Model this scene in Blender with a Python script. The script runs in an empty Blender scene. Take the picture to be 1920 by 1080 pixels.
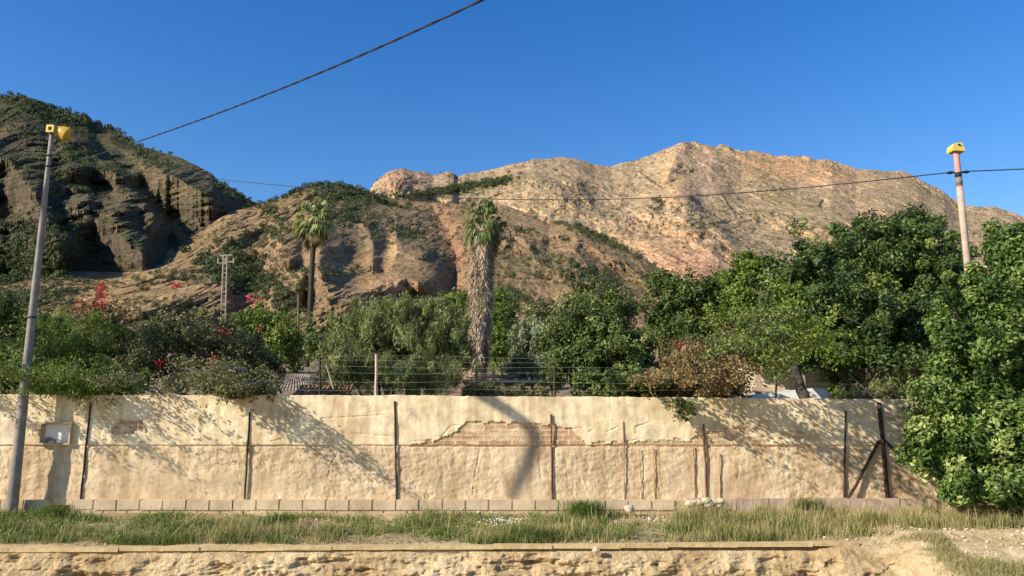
import bpy, math, random
import numpy as np
R = math.radians
random.seed(7)
rng = np.random.default_rng(11)
sc = bpy.context.scene
col = sc.collection

# ------------------------------------------------------------------ camera
FPX, PITCH, EYE = 1500.0, R(10.2), 1.65
cd = bpy.data.cameras.new("camera")
cam = bpy.data.objects.new("camera", cd); col.objects.link(cam)
cam.location = (0, 0, EYE); cam.rotation_euler = (R(90) + PITCH, 0, 0)
cd.sensor_width = 36; cd.lens = 36 * FPX / 1920
cd.clip_start = 0.05; cd.clip_end = 12000
sc.camera = cam
# ------------------------------------------------------------------ sun + sky
T = np.array([0.88, 0.47, -0.55]); T = T / np.linalg.norm(T)      # travel direction of sunlight
elev = math.asin(-T[2]); rot = math.atan2(-T[0], -T[1])
w = bpy.data.worlds.new("World"); sc.world = w; w.use_nodes = True
nt = w.node_tree; bg = nt.nodes["Background"]
sky = nt.nodes.new("ShaderNodeTexSky"); sky.sky_type = 'NISHITA'; sky.sun_disc = False
sky.sun_elevation = elev; sky.sun_rotation = rot % (2 * math.pi)
sky.air_density = 1.3; sky.dust_density = 0.15; sky.ozone_density = 3.0; sky.altitude = 200
hs = nt.nodes.new('ShaderNodeHueSaturation'); hs.inputs['Saturation'].default_value = 1.41; hs.inputs['Hue'].default_value = 0.516; hs.inputs['Value'].default_value = 1.12; nt.links.new(sky.outputs[0], hs.inputs['Color']); nt.links.new(hs.outputs[0], bg.inputs[0]); bg.inputs[1].default_value = 0.088
sd = bpy.data.lights.new("sun", 'SUN'); sd.energy = 4.6; sd.angle = R(0.53); sd.color = (1.0, 0.905, 0.755)
sun = bpy.data.objects.new("sun", sd); col.objects.link(sun)
from mathutils import Vector
sun.rotation_euler = Vector(T).to_track_quat('-Z', 'Y').to_euler(); sun.location = (-30, -10, 40)
sc.view_settings.view_transform = 'Standard'; sc.view_settings.look = 'None'
sc.view_settings.exposure = 0.78; sc.view_settings.gamma = 1
sc.render.engine = 'CYCLES'
sc.cycles.max_bounces = 6; sc.cycles.diffuse_bounces = 3; sc.cycles.transparent_max_bounces = 4

# ------------------------------------------------------------------ helpers
CT, ST = math.cos(PITCH), math.sin(PITCH)
def P(px, py, Y):
    """world point at world depth Y on the line of sight of photo pixel (px, py)"""
    u, v = px - 960.0, 540.0 - py
    dy = FPX * CT - v * ST; dz = FPX * ST + v * CT
    return np.stack(np.broadcast_arrays(u / dy * Y, Y * 1.0, EYE + dz / dy * Y), -1)
def ppm(py, Y): return (FPX * CT - (540 - py) * ST) / Y       # pixels per metre there

TAB = rng.random((64, 64, 64)).astype(np.float32)
def vn(x, y, z):
    xi, yi, zi = np.floor(x).astype(int), np.floor(y).astype(int), np.floor(z).astype(int)
    fx, fy, fz = x - xi, y - yi, z - zi
    fx, fy, fz = [f * f * (3 - 2 * f) for f in (fx, fy, fz)]
    x0, x1, y0, y1, z0, z1 = xi & 63, (xi + 1) & 63, yi & 63, (yi + 1) & 63, zi & 63, (zi + 1) & 63
    a = TAB[x0, y0, z0] * (1 - fx) + TAB[x1, y0, z0] * fx
    b = TAB[x0, y1, z0] * (1 - fx) + TAB[x1, y1, z0] * fx
    c = TAB[x0, y0, z1] * (1 - fx) + TAB[x1, y0, z1] * fx
    d = TAB[x0, y1, z1] * (1 - fx) + TAB[x1, y1, z1] * fx
    return ((a * (1 - fy) + b * fy) * (1 - fz) + (c * (1 - fy) + d * fy) * fz) * 2 - 1
def fbm(x, y, z, octv=5, gain=0.5, ridged=False):
    s = 0; a = 1.0; tot = 0
    for k in range(octv):
        n = vn(x * 2.03 ** k + 7.3 * k, y * 2.03 ** k + 3.1 * k, z * 2.03 ** k + 5.7 * k)
        if ridged: n = 1 - 2 * np.abs(n)
        s = s + a * n; tot += a; a *= gain
    return s / tot
def sstep(a, b, x):
    t = np.clip((x - a) / (b - a), 0, 1); return t * t * (3 - 2 * t)
def interp(pts, x):
    p = np.array(pts, float); return np.interp(x, p[:, 0], p[:, 1])

def tag(o, label=None, cat=None, group=None, kind=None):
    if label: o['label'] = label
    if cat: o['category'] = cat
    if group: o['group'] = group
    if kind: o['kind'] = kind
    return o
def link(name, data, parent=None):
    o = bpy.data.objects.new(name, data); col.objects.link(o)
    if parent is not None: o.parent = parent
    return o
def thing(name, loc, label, cat, group=None):
    o = link(name, None); o.location = [float(q) for q in loc]; o.empty_display_size = 0.2
    return tag(o, label, cat, group)
def mesh(name, V, F, mat, parent=None, smooth=False, attrs=None, org=None):
    """V (n,3); F (m,k) array or list of arrays; geometry given in world space, origin moved to org/parent"""
    V = np.asarray(V, np.float64).reshape(-1, 3)
    if org is None:
        org = np.array(parent_loc(parent)) if parent is not None else np.zeros(3)
    V = V - org
    Fs = F if isinstance(F, list) else [F]
    Fs = [np.asarray(f, np.int64) for f in Fs if len(f)]
    me = bpy.data.meshes.new(name)
    me.vertices.add(len(V)); me.vertices.foreach_set("co", V.astype(np.float32).ravel())
    loops = np.concatenate([f.ravel() for f in Fs])
    tot = np.concatenate([np.full(len(f), f.shape[1]) for f in Fs])
    me.loops.add(len(loops)); me.loops.foreach_set("vertex_index", loops.astype(np.int32))
    me.polygons.add(len(tot))
    me.polygons.foreach_set("loop_start", (np.cumsum(tot) - tot).astype(np.int32))
    me.update(calc_edges=True); me.validate()
    me.polygons.foreach_set("use_smooth", np.full(len(me.polygons), bool(smooth)))
    if attrs:
        for k, a in attrs.items():
            a = np.asarray(a, np.float32)
            if a.ndim == 1:
                at = me.attributes.new(k, 'FLOAT', 'POINT'); at.data.foreach_set("value", a)
            else:
                at = me.attributes.new(k, 'FLOAT_COLOR', 'POINT')
                c4 = np.concatenate([a, np.ones((len(a), 1), np.float32)], 1); at.data.foreach_set("color", c4.ravel())
    me.materials.append(mat)
    o = link(name, me, parent)
    if parent is None: o.location = [float(q) for q in org]
    return o
def parent_loc(p):
    l = np.array(p.location)
    return l if p.parent is None else l + parent_loc(p.parent)

class MB:
    def __init__(s): s.V = []; s.F = []; s.n = 0
    def add(s, V, F):
        V = np.asarray(V, float).reshape(-1, 3); s.V.append(V)
        for f in F: s.F.append([i + s.n for i in f])
        s.n += len(V)
    def box(s, c, d, rz=0, tilt=None, taper=1.0, jit=0):
        c = np.array(c, float); d = np.array(d, float) / 2
        v = np.array([[x, y, z] for z in (-1, 1) for y in (-1, 1) for x in (-1, 1)], float)
        v[v[:, 2] > 0, :2] *= taper
        v = v * d
        if jit: v += rng.normal(0, jit, v.shape)
        if tilt is not None:
            from mathutils import Euler
            v = v @ np.array(Euler(tilt).to_matrix()).T
        cz, sz = math.cos(rz), math.sin(rz)
        v = np.stack([v[:, 0] * cz - v[:, 1] * sz, v[:, 0] * sz + v[:, 1] * cz, v[:, 2]], -1) + c
        s.add(v, [(0, 2, 3, 1), (4, 5, 7, 6), (0, 1, 5, 4), (2, 6, 7, 3), (0, 4, 6, 2), (1, 3, 7, 5)])
    def tube(s, pts, rad, n=8, caps=True):
        pts = np.array(pts, float); rad = np.broadcast_to(np.array(rad, float), (len(pts),))
        tg = np.gradient(pts, axis=0); tg /= np.linalg.norm(tg, axis=1)[:, None] + 1e-9
        up = np.array([0, 1, 0.01]) if abs(tg[0][1]) < 0.8 else np.array([1, 0, 0.01])
        a = np.cross(tg, up); a /= np.linalg.norm(a, axis=1)[:, None] + 1e-9; b = np.cross(tg, a)
        th = np.arange(n) * 2 * math.pi / n
        V = pts[:, None] + rad[:, None, None] * (np.cos(th)[None, :, None] * a[:, None] + np.sin(th)[None, :, None] * b[:, None])
        F = []
        for i in range(len(pts) - 1):
            for j in range(n):
                k = (j + 1) % n; F.append((i * n + j, i * n + k, (i + 1) * n + k, (i + 1) * n + j))
        if caps: F += [tuple(range(n))[::-1], tuple((len(pts) - 1) * n + j for j in range(n))]
        s.add(V.reshape(-1, 3), F)
    def build(s, name, mat, parent=None, smooth=False, org=None):
        groups = {}
        for f in s.F: groups.setdefault(len(f), []).append(f)
        return mesh(name, np.concatenate(s.V), [np.array(g) for g in groups.values()], mat, parent, smooth, org=org)

def gridF(nr, nc):
    i = np.arange(nr - 1)[:, None] * nc + np.arange(nc - 1)[None]
    return np.stack([i, i + 1, i + nc + 1, i + nc], -1).reshape(-1, 4)

# ------------------------------------------------------------------ materials
def newmat(name, rough=0.9, spec=0.2):
    m = bpy.data.materials.new(name); m.use_nodes = True
    b = m.node_tree.nodes["Principled BSDF"]; b.inputs["Roughness"].default_value = rough
    b.inputs["Specular IOR Level"].default_value = spec
    return m, m.node_tree, b
def N(t, typ, **kw):
    n = t.nodes.new(typ)
    for k, v in kw.items():
        if hasattr(n, k): setattr(n, k, v)
        else: n.inputs[k].default_value = v
    return n
def ramp(t, fac, stops):
    r = t.nodes.new("ShaderNodeValToRGB"); e = r.color_ramp.elements
    while len(e) < len(stops): e.new(0.5)
    for q, (p, c) in zip(e, stops): q.position = p; q.color = (*c, 1)
    t.links.new(fac, r.inputs[0]); return r.outputs[0]
def mixc(t, a, b, fac, mode='MIX'):
    m = t.nodes.new("ShaderNodeMix"); m.data_type = 'RGBA'; m.blend_type = mode
    for s, v in ((0, fac), (6, a), (7, b)):
        if isinstance(v, (int, float)): m.inputs[s].default_value = v
        elif isinstance(v, tuple): m.inputs[s].default_value = (*v, 1)
        else: t.links.new(v, m.inputs[s])
    return m.outputs[2]
def noise(t, scale, det=5, rough=0.6, vec=None, dist=0):
    n = t.nodes.new("ShaderNodeTexNoise"); n.inputs["Scale"].default_value = scale
    n.inputs["Detail"].default_value = det; n.inputs["Roughness"].default_value = rough; n.inputs["Distortion"].default_value = dist
    if vec is None:
        c = t.nodes.new("ShaderNodeNewGeometry"); vec = c.outputs["Position"]
    t.links.new(vec, n.inputs["Vector"]); return n.outputs[0]
def bump(t, b, h, strength=0.5, dist=0.02):
    n = t.nodes.new("ShaderNodeBump"); n.inputs["Strength"].default_value = strength; n.inputs["Distance"].default_value = dist
    t.links.new(h, n.inputs["Height"]); t.links.new(n.outputs[0], b.inputs["Normal"])
def attr(t, name):
    a = t.nodes.new("ShaderNodeAttribute"); a.attribute_name = name; return a
def simple(name, c1, c2, scale=8, rough=0.8, bs=0.3, bd=0.01, spec=0.2, metal=0):
    m, t, b = newmat(name, rough, spec)
    n = noise(t, scale); t.links.new(ramp(t, n, [(0.35, c1), (0.65, c2)]), b.inputs["Base Color"])
    b.inputs["Metallic"].default_value = metal
    bump(t, b, noise(t, scale * 4), bs, bd); return m
def leafmat(name, dark, mid, light, trans=0.25, rough=0.55):
    m, t, b = newmat(name, rough, 0.3)
    c = ramp(t, attr(t, "tint").outputs["Fac"], [(0.0, dark), (0.5, mid), (1.0, light)])
    t.links.new(c, b.inputs["Base Color"])
    tr = t.nodes.new("ShaderNodeBsdfTranslucent"); t.links.new(c, tr.inputs[0])
    mx = t.nodes.new("ShaderNodeMixShader"); mx.inputs[0].default_value = trans
    t.links.new(b.outputs[0], mx.inputs[1]); t.links.new(tr.outputs[0], mx.inputs[2])
    t.links.new(mx.outputs[0], t.nodes["Material Output"].inputs[0]); return m
def terrainmat(name, s1, s2, bd, s3=1.0):
    m, t, b = newmat(name, 0.95, 0.05)
    c = attr(t, "Col").outputs["Color"]
    n1 = noise(t, s1, 6, 0.7); n2 = noise(t, s2, 6, 0.7)
    c = mixc(t, c, ramp(t, n1, [(0.3, (0.55, 0.55, 0.52)), (0.5, (1, 1, 1)), (0.7, (1.3, 1.28, 1.22))]), 0.85, 'MULTIPLY')
    c = mixc(t, c, ramp(t, n2, [(0.35, (0.6, 0.62, 0.58)), (0.55, (1.08, 1.06, 1.02))]), 0.7, 'MULTIPLY')
    n3 = noise(t, s3, 4, 0.75)
    c = mixc(t, c, ramp(t, n3, [(0.36, (0.45, 0.46, 0.40)), (0.50, (1.0, 1.0, 1.0)), (0.66, (1.35, 1.32, 1.28))]), 0.8, 'MULTIPLY')
    t.links.new(c, b.inputs["Base Color"]); bump(t, b, mixc(t, n2, n3, .5), 1.0, bd); return m

M = {}
M['far'] = terrainmat('limestone_slope', 0.05, 0.20, 5.0, .55)
M['hill'] = terrainmat('scrubby_hillside', 0.10, 0.45, 2.5, 1.3)
M['scrub'] = leafmat('hill_scrub_leaf', (0.030, 0.042, 0.014), (0.065, 0.088, 0.024), (0.14, 0.15, 0.05), 0.1)
M['bark'] = simple('tree_bark', (0.10, 0.075, 0.05), (0.22, 0.17, 0.12), 12, 0.95, 0.8, 0.02)
M['darkbark'] = simple('dark_bark', (0.03, 0.024, 0.018), (0.09, 0.07, 0.05), 12, 0.95, 0.8, 0.02)
M['palebark'] = simple('pale_branch', (0.30, 0.27, 0.22), (0.46, 0.42, 0.36), 12, 0.95, 0.4, 0.02)
M['carob'] = leafmat('dark_tree_leaf', (0.024, 0.046, 0.010), (0.080, 0.130, 0.026), (0.26, 0.31, 0.075), 0.22, 0.45)
M['near'] = leafmat('near_tree_leaf', (0.032, 0.068, 0.012), (0.105, 0.180, 0.032), (0.38, 0.44, 0.14), 0.25, 0.45)
M['mid'] = leafmat('garden_leaf', (0.030, 0.050, 0.010), (0.098, 0.138, 0.028), (0.29, 0.31, 0.09), 0.22)
M['fresh'] = leafmat('fresh_green_leaf', (0.045, 0.080, 0.010), (0.14, 0.20, 0.024), (0.30, 0.36, 0.07), 0.25)
M['willow'] = leafmat('feathery_leaf', (0.075, 0.095, 0.026), (0.21, 0.24, 0.072), (0.46, 0.47, 0.19), 0.22)
M['silver'] = leafmat('silvery_leaf', (0.11, 0.14, 0.06), (0.27, 0.30, 0.15), (0.52, 0.53, 0.31), 0.2)
M['olive'] = leafmat('olive_brown_leaf', (0.048, 0.052, 0.018), (0.13, 0.135, 0.045), (0.34, 0.32, 0.12), 0.18)
M['boug'] = leafmat('bougainvillea_leaf', (0.085, 0.055, 0.024), (0.20, 0.145, 0.055), (0.38, 0.28, 0.13), 0.2)
M['red'] = leafmat('red_bract', (0.30, 0.012, 0.02), (0.55, 0.025, 0.045), (0.72, 0.08, 0.09), 0.3)
M['orange'] = leafmat('orange_flower', (0.22, 0.05, 0.01), (0.38, 0.09, 0.02), (0.45, 0.16, 0.04), 0.3)
M['frond'] = leafmat('palm_frond', (0.035, 0.060, 0.013), (0.10, 0.135, 0.03), (0.40, 0.41, 0.14), 0.2, 0.4)
M['deadfrond'] = leafmat('dead_frond', (0.10, 0.075, 0.035), (0.25, 0.19, 0.09), (0.45, 0.36, 0.19), 0.15, 0.7)
M['shag'] = leafmat('shaggy_trunk_skirt', (0.12, 0.08, 0.05), (0.34, 0.25, 0.17), (0.66, 0.54, 0.40), 0.05, 0.9)
M['grass'] = leafmat('verge_grass', (0.085, 0.185, 0.025), (0.27, 0.26, 0.085), (0.66, 0.52, 0.27), 0.3, 0.7)
M['rust'] = simple('rusty_iron', (0.035, 0.019, 0.012), (0.08, 0.042, 0.026), 20, 0.85, 0.4, 0.004)
M['rustred'] = simple('red_rusty_iron', (0.10, 0.05, 0.03), (0.19, 0.095, 0.05), 20, 0.85, 0.4, 0.004)
M['rustpale'] = simple('pale_worn_stake', (0.30, 0.17, 0.09), (0.42, 0.26, 0.15), 20, 0.85, 0.3, 0.004)
M['iron'] = simple('dark_iron', (0.02, 0.018, 0.015), (0.05, 0.04, 0.03), 20, 0.7, 0.2, 0.003)
M['grey'] = simple('weathered_grey_pole', (0.17, 0.15, 0.135), (0.26, 0.235, 0.21), 5, 0.6, 0.25, 0.006)
M['lattice'] = simple('weathered_concrete', (0.34, 0.28, 0.20), (0.46, 0.39, 0.29), 2, 0.9)
M['white'] = simple('white_paint', (0.76, 0.73, 0.66), (0.86, 0.84, 0.78), 6, 0.8, 0.2, 0.004)
M['cream'] = simple('cream_render', (0.70, 0.60, 0.40), (0.80, 0.70, 0.48), 3, 0.9, 0.2, 0.01)
M['yellow'] = simple('yellow_plastic', (0.56, 0.41, 0.09), (0.72, 0.55, 0.16), 10, 0.45, 0.05, 0.002, 0.4)
M['amber'] = simple('amber_plastic', (0.36, 0.22, 0.015), (0.48, 0.30, 0.03), 10, 0.5, 0.05, 0.002, 0.4)
M['black'] = simple('black_rubber', (0.010, 0.010, 0.012), (0.022, 0.022, 0.026), 10, 0.6, 0.1, 0.002)
M['pink'] = simple('faded_red_paint', (0.42, 0.19, 0.16), (0.55, 0.30, 0.26), 8, 0.7, 0.2, 0.004)
M['tan'] = simple('tan_concrete_pole', (0.36, 0.26, 0.20), (0.48, 0.36, 0.28), 7, 0.85, 0.3, 0.006)
M['slab'] = simple('grey_green_sheet', (0.28, 0.27, 0.20), (0.40, 0.38, 0.29), 4, 0.8, 0.3, 0.01)
M['block'] = simple('concrete_block', (0.40, 0.30, 0.19), (0.60, 0.47, 0.31), 2.2, 0.95, 0.7, 0.012)
M['stone'] = simple('pale_stone', (0.40, 0.33, 0.23), (0.62, 0.54, 0.40), 9, 0.95, 0.6, 0.02)
M['rooftile'] = simple('grey_roof_tile', (0.20, 0.16, 0.12), (0.36, 0.30, 0.23), 9, 0.95, 0.6, 0.02)
M['redtile'] = simple('red_roof_tile', (0.24, 0.12, 0.07), (0.38, 0.21, 0.12), 9, 0.95, 0.6, 0.02)
M['copings'] = simple('yellowish_coping', (0.42, 0.31, 0.15), (0.58, 0.44, 0.23), 6, 0.95, 0.6, 0.02)
M['flower_white'] = simple('white_flowers', (0.6, 0.58, 0.45), (0.75, 0.73, 0.6), 6, 0.9)

# ------------------------------------------------------------------ mountains
def seg_ridge(px, py, pts, wl, wr):
    """falloff around a polyline, gentle on its left (lit) side, steep on its right side"""
    best = np.full(px.shape, 1e9); sgn = np.zeros(px.shape)
    for (x0, y0), (x1, y1) in zip(pts[:-1], pts[1:]):
        dx, dy = x1 - x0, y1 - y0; L = dx * dx + dy * dy
        t = np.clip(((px - x0) * dx + (py - y0) * dy) / L, 0, 1)
        ex, ey = px - (x0 + t * dx), py - (y0 + t * dy); d = np.hypot(ex, ey)
        s = np.sign(dx * ey - dy * ex); s = s * (1 if dy >= 0 else -1)      # >0 : left of a line running down
        m = d < best; best = np.where(m, d, best); sgn = np.where(m, s, sgn)
    wdt = np.where(sgn > 0, wl, wr)
    return np.exp(-(best / wdt) ** 1.4)
def gmask(px, py, cx, cy, rx, ry, ang=0, p=2):
    a = R(ang); ex, ey = px - cx, py - cy
    u, v = ex * math.cos(a) + ey * math.sin(a), -ex * math.sin(a) + ey * math.cos(a)
    return np.exp(-((u / rx) ** 2 + (v / ry) ** 2) ** (p / 2))

def relief(name, x0, x1, dx, crest, base, Rb, Rc, nr, feats, amps, gul, colf, mat, label, crag=0, gam=1.0, fs=1.0, ns=1.0, oc=(), tone=(1, 1, 1), vegk=.5, vs=1.0):
    cx = np.arange(x0, x1 + dx, dx); nc = len(cx)
    cr = interp(crest, cx); ba = interp(base, cx)
    t = np.linspace(0, 1, nr)[:, None]
    px = np.broadcast_to(cx[None], (nr, nc)).copy(); py = ba[None] + (cr - ba)[None] * t
    rb = interp(Rb, cx)[None]; rc = interp(Rc, cx)[None]
    Y = rb * (rc / rb) ** (t ** gam)
    p = P(px, py, Y)
    scale = Y / 400.0
    D = np.zeros(px.shape)
    for f in feats:
        if f[0] == 'r': D += fs * f[2] * seg_ridge(px, py, f[1], f[3], f[4])
        else: D += fs * f[6] * gmask(px, py, *f[1:6], p=4)
    X_, Y_, Z_ = p[..., 0], p[..., 1], p[..., 2]
    g, ga, gs = gul                                        # gullies that run down the slope (slanted)
    q = (px - ga * py) / g
    warp = fbm(X_ / 90, Y_ / 90, Z_ / 90, 3)
    D += ns * gs * 0.45 * fbm(q * .6 + 3.5 * warp, Z_ / 70 + 3 + warp, Y_ / 90, 3, 0.5, True)
    for wl, am in amps:
        D += ns * am * fbm(X_ / wl + .6 * warp, Y_ / (wl * 6), Z_ / (wl * vs) + .4 * warp, 4, 0.55, True)
    if crag:                                               # broken ledges: terraces in height
        hh = Z_ / crag + 1.6 * fbm(X_ / 60, Y_ / 60, Z_ / 60, 4) + 0.0015 * X_ * 3
        fr = hh - np.floor(hh); D += ns * (sstep(0.25, 0.6, fr) - fr) * crag * 0.35
    for sc_, am, k, tilt, thr in oc:                       # blocky outcrops with steep edges, elongated along the strata
        a_ = R(tilt); zz = Z_ / vs; U = X_ * math.cos(a_) + zz * math.sin(a_); W_ = -X_ * math.sin(a_) + zz * math.cos(a_)
        nn = fbm(U / (sc_ * k) + 0.5 * warp, W_ / sc_ + 31 * thr, Y_ / (sc_ * 7), 5, 0.62)
        D += am * (sstep(thr - .10, thr + .10, nn) + 0.6 * sstep(thr + .18, thr + .30, nn)) * (0.6 + 0.6 * vn(X_ / 50, Z_ / 50, Y_ / 90))
    edge = 1 - 0.6 * sstep(0.86, 1.0, t)
    ray = p - np.array([0, 0, EYE]); ray = ray / np.linalg.norm(ray, axis=-1, keepdims=True)
    dist = np.linalg.norm(p - np.array([0, 0, EYE]), axis=-1); nd = dist - D * edge
    lim = np.maximum.accumulate(nd, axis=0)                # rock may stand as a cliff but does not hang over
    nd = nd * .15 + lim * .85
    p = p - (dist - nd)[..., None] * ray
    p[..., 2] += sstep(0.9, 1.0, t) * (Y / 400) * (1.8 * fbm(X_ / 12, Y_ / 30, Z_ * 0, 4, .6) * (1 + 1.2 * vn(X_ / 60, Y_ * 0, Y_ * 0)))
    # back slope so that the hill has a far side
    nb = 14; s = np.linspace(0, 1, nb + 1)[1:, None]
    last = p[-1]
    bx = np.broadcast_to(last[:, 0][None], (nb, nc)) * (1 + 0.35 * s)
    by = last[:, 1][None] * (1 + 0.45 * s); bz = last[:, 2][None] - last[:, 1][None] * 0.30 * s ** 1.3 + 4 * vn(bx / 20, by / 20, bx * 0)* s
    pb = np.stack([bx, by, bz], -1)
    allp = np.concatenate([p, pb], 0)
    # slope steepness and facing for the colour of bare rock
    du = np.gradient(p, axis=1); dv = np.gradient(p, axis=0)
    n = np.cross(du, dv); n /= np.linalg.norm(n, axis=-1)[..., None] + 1e-9
    n *= np.sign(n[..., 2:3] + 1e-6)
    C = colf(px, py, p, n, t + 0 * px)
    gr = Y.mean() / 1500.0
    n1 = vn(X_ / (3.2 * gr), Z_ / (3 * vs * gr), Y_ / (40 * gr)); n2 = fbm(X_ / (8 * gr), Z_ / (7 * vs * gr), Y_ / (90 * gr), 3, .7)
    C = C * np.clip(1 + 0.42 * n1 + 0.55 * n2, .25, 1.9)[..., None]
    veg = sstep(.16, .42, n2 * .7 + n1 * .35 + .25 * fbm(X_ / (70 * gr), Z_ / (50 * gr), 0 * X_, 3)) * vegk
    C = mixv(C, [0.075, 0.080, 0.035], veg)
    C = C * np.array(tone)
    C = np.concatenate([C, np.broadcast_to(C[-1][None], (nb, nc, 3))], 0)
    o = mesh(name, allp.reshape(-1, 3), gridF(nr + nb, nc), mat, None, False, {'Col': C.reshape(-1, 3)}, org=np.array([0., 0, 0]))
    tag(o, label, name.replace('_', ' '), kind='structure')
    return dict(px=px, py=py, p=p, n=n)

def mixv(a, b, m): return a * (1 - m[..., None]) + np.array(b) * m[..., None]

# far limestone ridge ------------------------------------------------
crest_far = [(560, 470), (640, 400), (690, 362), (700, 345), (712, 333), (730, 321), (755, 315), (775, 321), (797, 322), (812, 328), (824, 326),
             (840, 321), (850, 324), (858, 331), (872, 326), (905, 321), (930, 316), (960, 307), (985, 303), (1000, 298), (1025, 298), (1050, 294), (1080, 297),
             (1100, 303), (1115, 309), (1148, 312), (1165, 305), (1190, 301), (1220, 290), (1250, 280), (1268, 270), (1284, 266), (1310, 268),
             (1345, 270), (1365, 274), (1390, 283), (1430, 287), (1460, 291), (1490, 296), (1530, 300), (1560, 300), (1585, 308), (1605, 317), (1660, 319),
             (1690, 324), (1720, 334), (1745, 350), (1770, 360), (1790, 376), (1812, 386), (1865, 388), (1900, 399), (1960, 430), (2200, 500), (2500, 560)]
def col_far(px, py, p, n, t):
    X, Y, Z = p[..., 0], p[..., 1], p[..., 2]
    a = fbm(X / 50, Y / 50, Z / 50, 5)
    b = fbm(X / 14, Y / 14, Z / 14, 4)
    C = np.broadcast_to(np.array([0.35, 0.28, 0.185]), px.shape + (3,)).copy()
    C = mixv(C, [0.25, 0.215, 0.12], np.clip(0.5 + 1.2 * a, 0, 1) * 0.75)                 # dry grass
    steep = 1 - sstep(0.45, 0.72, n[..., 2])
    C = mixv(C, [0.46, 0.33, 0.20], steep * 0.75)
    C = mixv(C, [0.50, 0.29, 0.155], gmask(px, py, 1480, 318, 130, 22, 8) * np.clip(.6 + b, 0, 1))   # orange cliff under the summit
    C = mixv(C, [0.52, 0.30, 0.17], gmask(px, py, 1300, 505, 110, 40, 20) * 0.7)
    C = mixv(C, [0.58, 0.41, 0.22], gmask(px, py, 1262, 340, 20, 42, -18) * 0.9)  # lit left edge of the summit buttress, sunlight painted into the colour
    C = mixv(C, [0.25, 0.20, 0.15], gmask(px, py, 1318, 335, 34, 46, 15, 4) * 0.75)        # grey face
    C = mixv(C, [0.38, 0.25, 0.17], gmask(px, py, 750, 335, 50, 22, 0, 4) * 0.7)
    C = mixv(C, [0.13, 0.135, 0.055], gmask(px, py, 865, 354, 110, 13, -10, 4) * np.clip(.9 + b, 0, 1))   # green terrace
    C = mixv(C, [0.20, 0.18, 0.09], gmask(px, py, 1560, 400, 200, 45, 22) * np.clip(0.5 + a, 0, 1) * 0.5)
    C = mixv(C, [0.16, 0.145, 0.075], (b > 0.45) * 0.35)
    return C
F_far = [
 ('r', [(1283, 268), (1262, 300), (1248, 345), (1290, 372)], 46, 60, 16),
 ('r', [(1340, 272), (1330, 330), (1350, 360)], 20, 40, 18),
 ('r', [(1390, 285), (1430, 340), (1530, 400), (1620, 440)], 20, 50, 22),
 ('r', [(1530, 302), (1600, 350), (1700, 410)], 16, 40, 22),
 ('r', [(1610, 320), (1700, 360), (1800, 420)], 16, 40, 25),
 ('r', [(1250, 360), (1330, 420), (1400, 470), (1440, 520)], 24, 60, 26),
 ('r', [(1060, 300), (1120, 350), (1230, 400), (1330, 470)], 24, 60, 26),
 ('r', [(960, 310), (1010, 350), (1120, 410), (1240, 470)], 18, 50, 22),
 ('g', 745, 335, 34, 18, 0, 12),
 ('g', 1240, 380, 14, 10, 30, -14), ('g', 1545, 385, 8, 9, 0, -14), ('g', 1300, 520, 80, 36, 15, 18),
 ('r', [(700, 375), (800, 383), (950, 378)], -10, 8, 8),
]
MFAR = relief('far_mountain', 560, 2500, 2.2, crest_far, [(560, 640), (2500, 640)], [(560, 330), (2500, 300)], [(560, 600), (700, 640), (1000, 760), (1300, 900), (2500, 950)],
       230, F_far, [(70, 9), (24, 4.5), (9, 1.5)], (34, 0.8, 9), col_far, M['far'], 'long sunlit limestone mountain ridge with an orange cliff band under its summit', crag=0, fs=1.1, ns=1.3, vegk=.45, vs=1.7, tone=(1.66, 1.47, 1.46), oc=[(60, 8, 1.5, -50, .02), (24, 5, 1.5, -50, .05), (10, 4.4, 1.3, -45, .0), (4.5, 2.6, 1.1, -25, 0.0)])

# left mountain ------------------------------------------------------
crest_left = [(-500, 120), (-200, 170), (0, 184), (20, 180), (48, 181), (75, 192), (92, 203), (128, 205), (150, 211), (165, 215), (178, 230), (200, 240), (215, 246),
              (238, 261), (262, 274), (300, 284), (340, 296), (368, 310), (398, 326), (412, 342), (440, 356), (455, 368), (480, 380), (505, 392), (560, 430), (640, 500)]
def col_left(px, py, p, n, t):
    X, Y, Z = p[..., 0], p[..., 1], p[..., 2]
    a = fbm(X / 35, Y / 35, Z / 35, 5); b = fbm(X / 8, Y / 8, Z / 8, 4)
    C = np.broadcast_to(np.array([0.17, 0.145, 0.085]), px.shape + (3,)).copy()
    C = mixv(C, [0.105, 0.115, 0.05], np.clip(0.45 + 1.6 * a, 0, 1) * 0.8)
    steep = 1 - sstep(0.40, 0.68, n[..., 2])
    C = mixv(C, [0.22, 0.165, 0.115], steep * 0.7)
    C = mixv(C, [0.36, 0.23, 0.14], gmask(px, py, 225, 400, 55, 35, 15) * np.clip(.5 + b * 1.5, 0, 1) * steep)
    C = mixv(C, [0.27, 0.22, 0.11], gmask(px, py, 300, 330, 90, 25, 30) * np.clip(.7 + b, 0, 1))
    C = mixv(C, [0.055, 0.06, 0.04], gmask(px, py, 100, 225, 120, 24, 14) * 0.8)  # dark band under the crest: scrub, plus rock shade put into the colour
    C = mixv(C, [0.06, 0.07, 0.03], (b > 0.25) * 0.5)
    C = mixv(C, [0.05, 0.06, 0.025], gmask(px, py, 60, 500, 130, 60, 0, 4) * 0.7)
    return C
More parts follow.
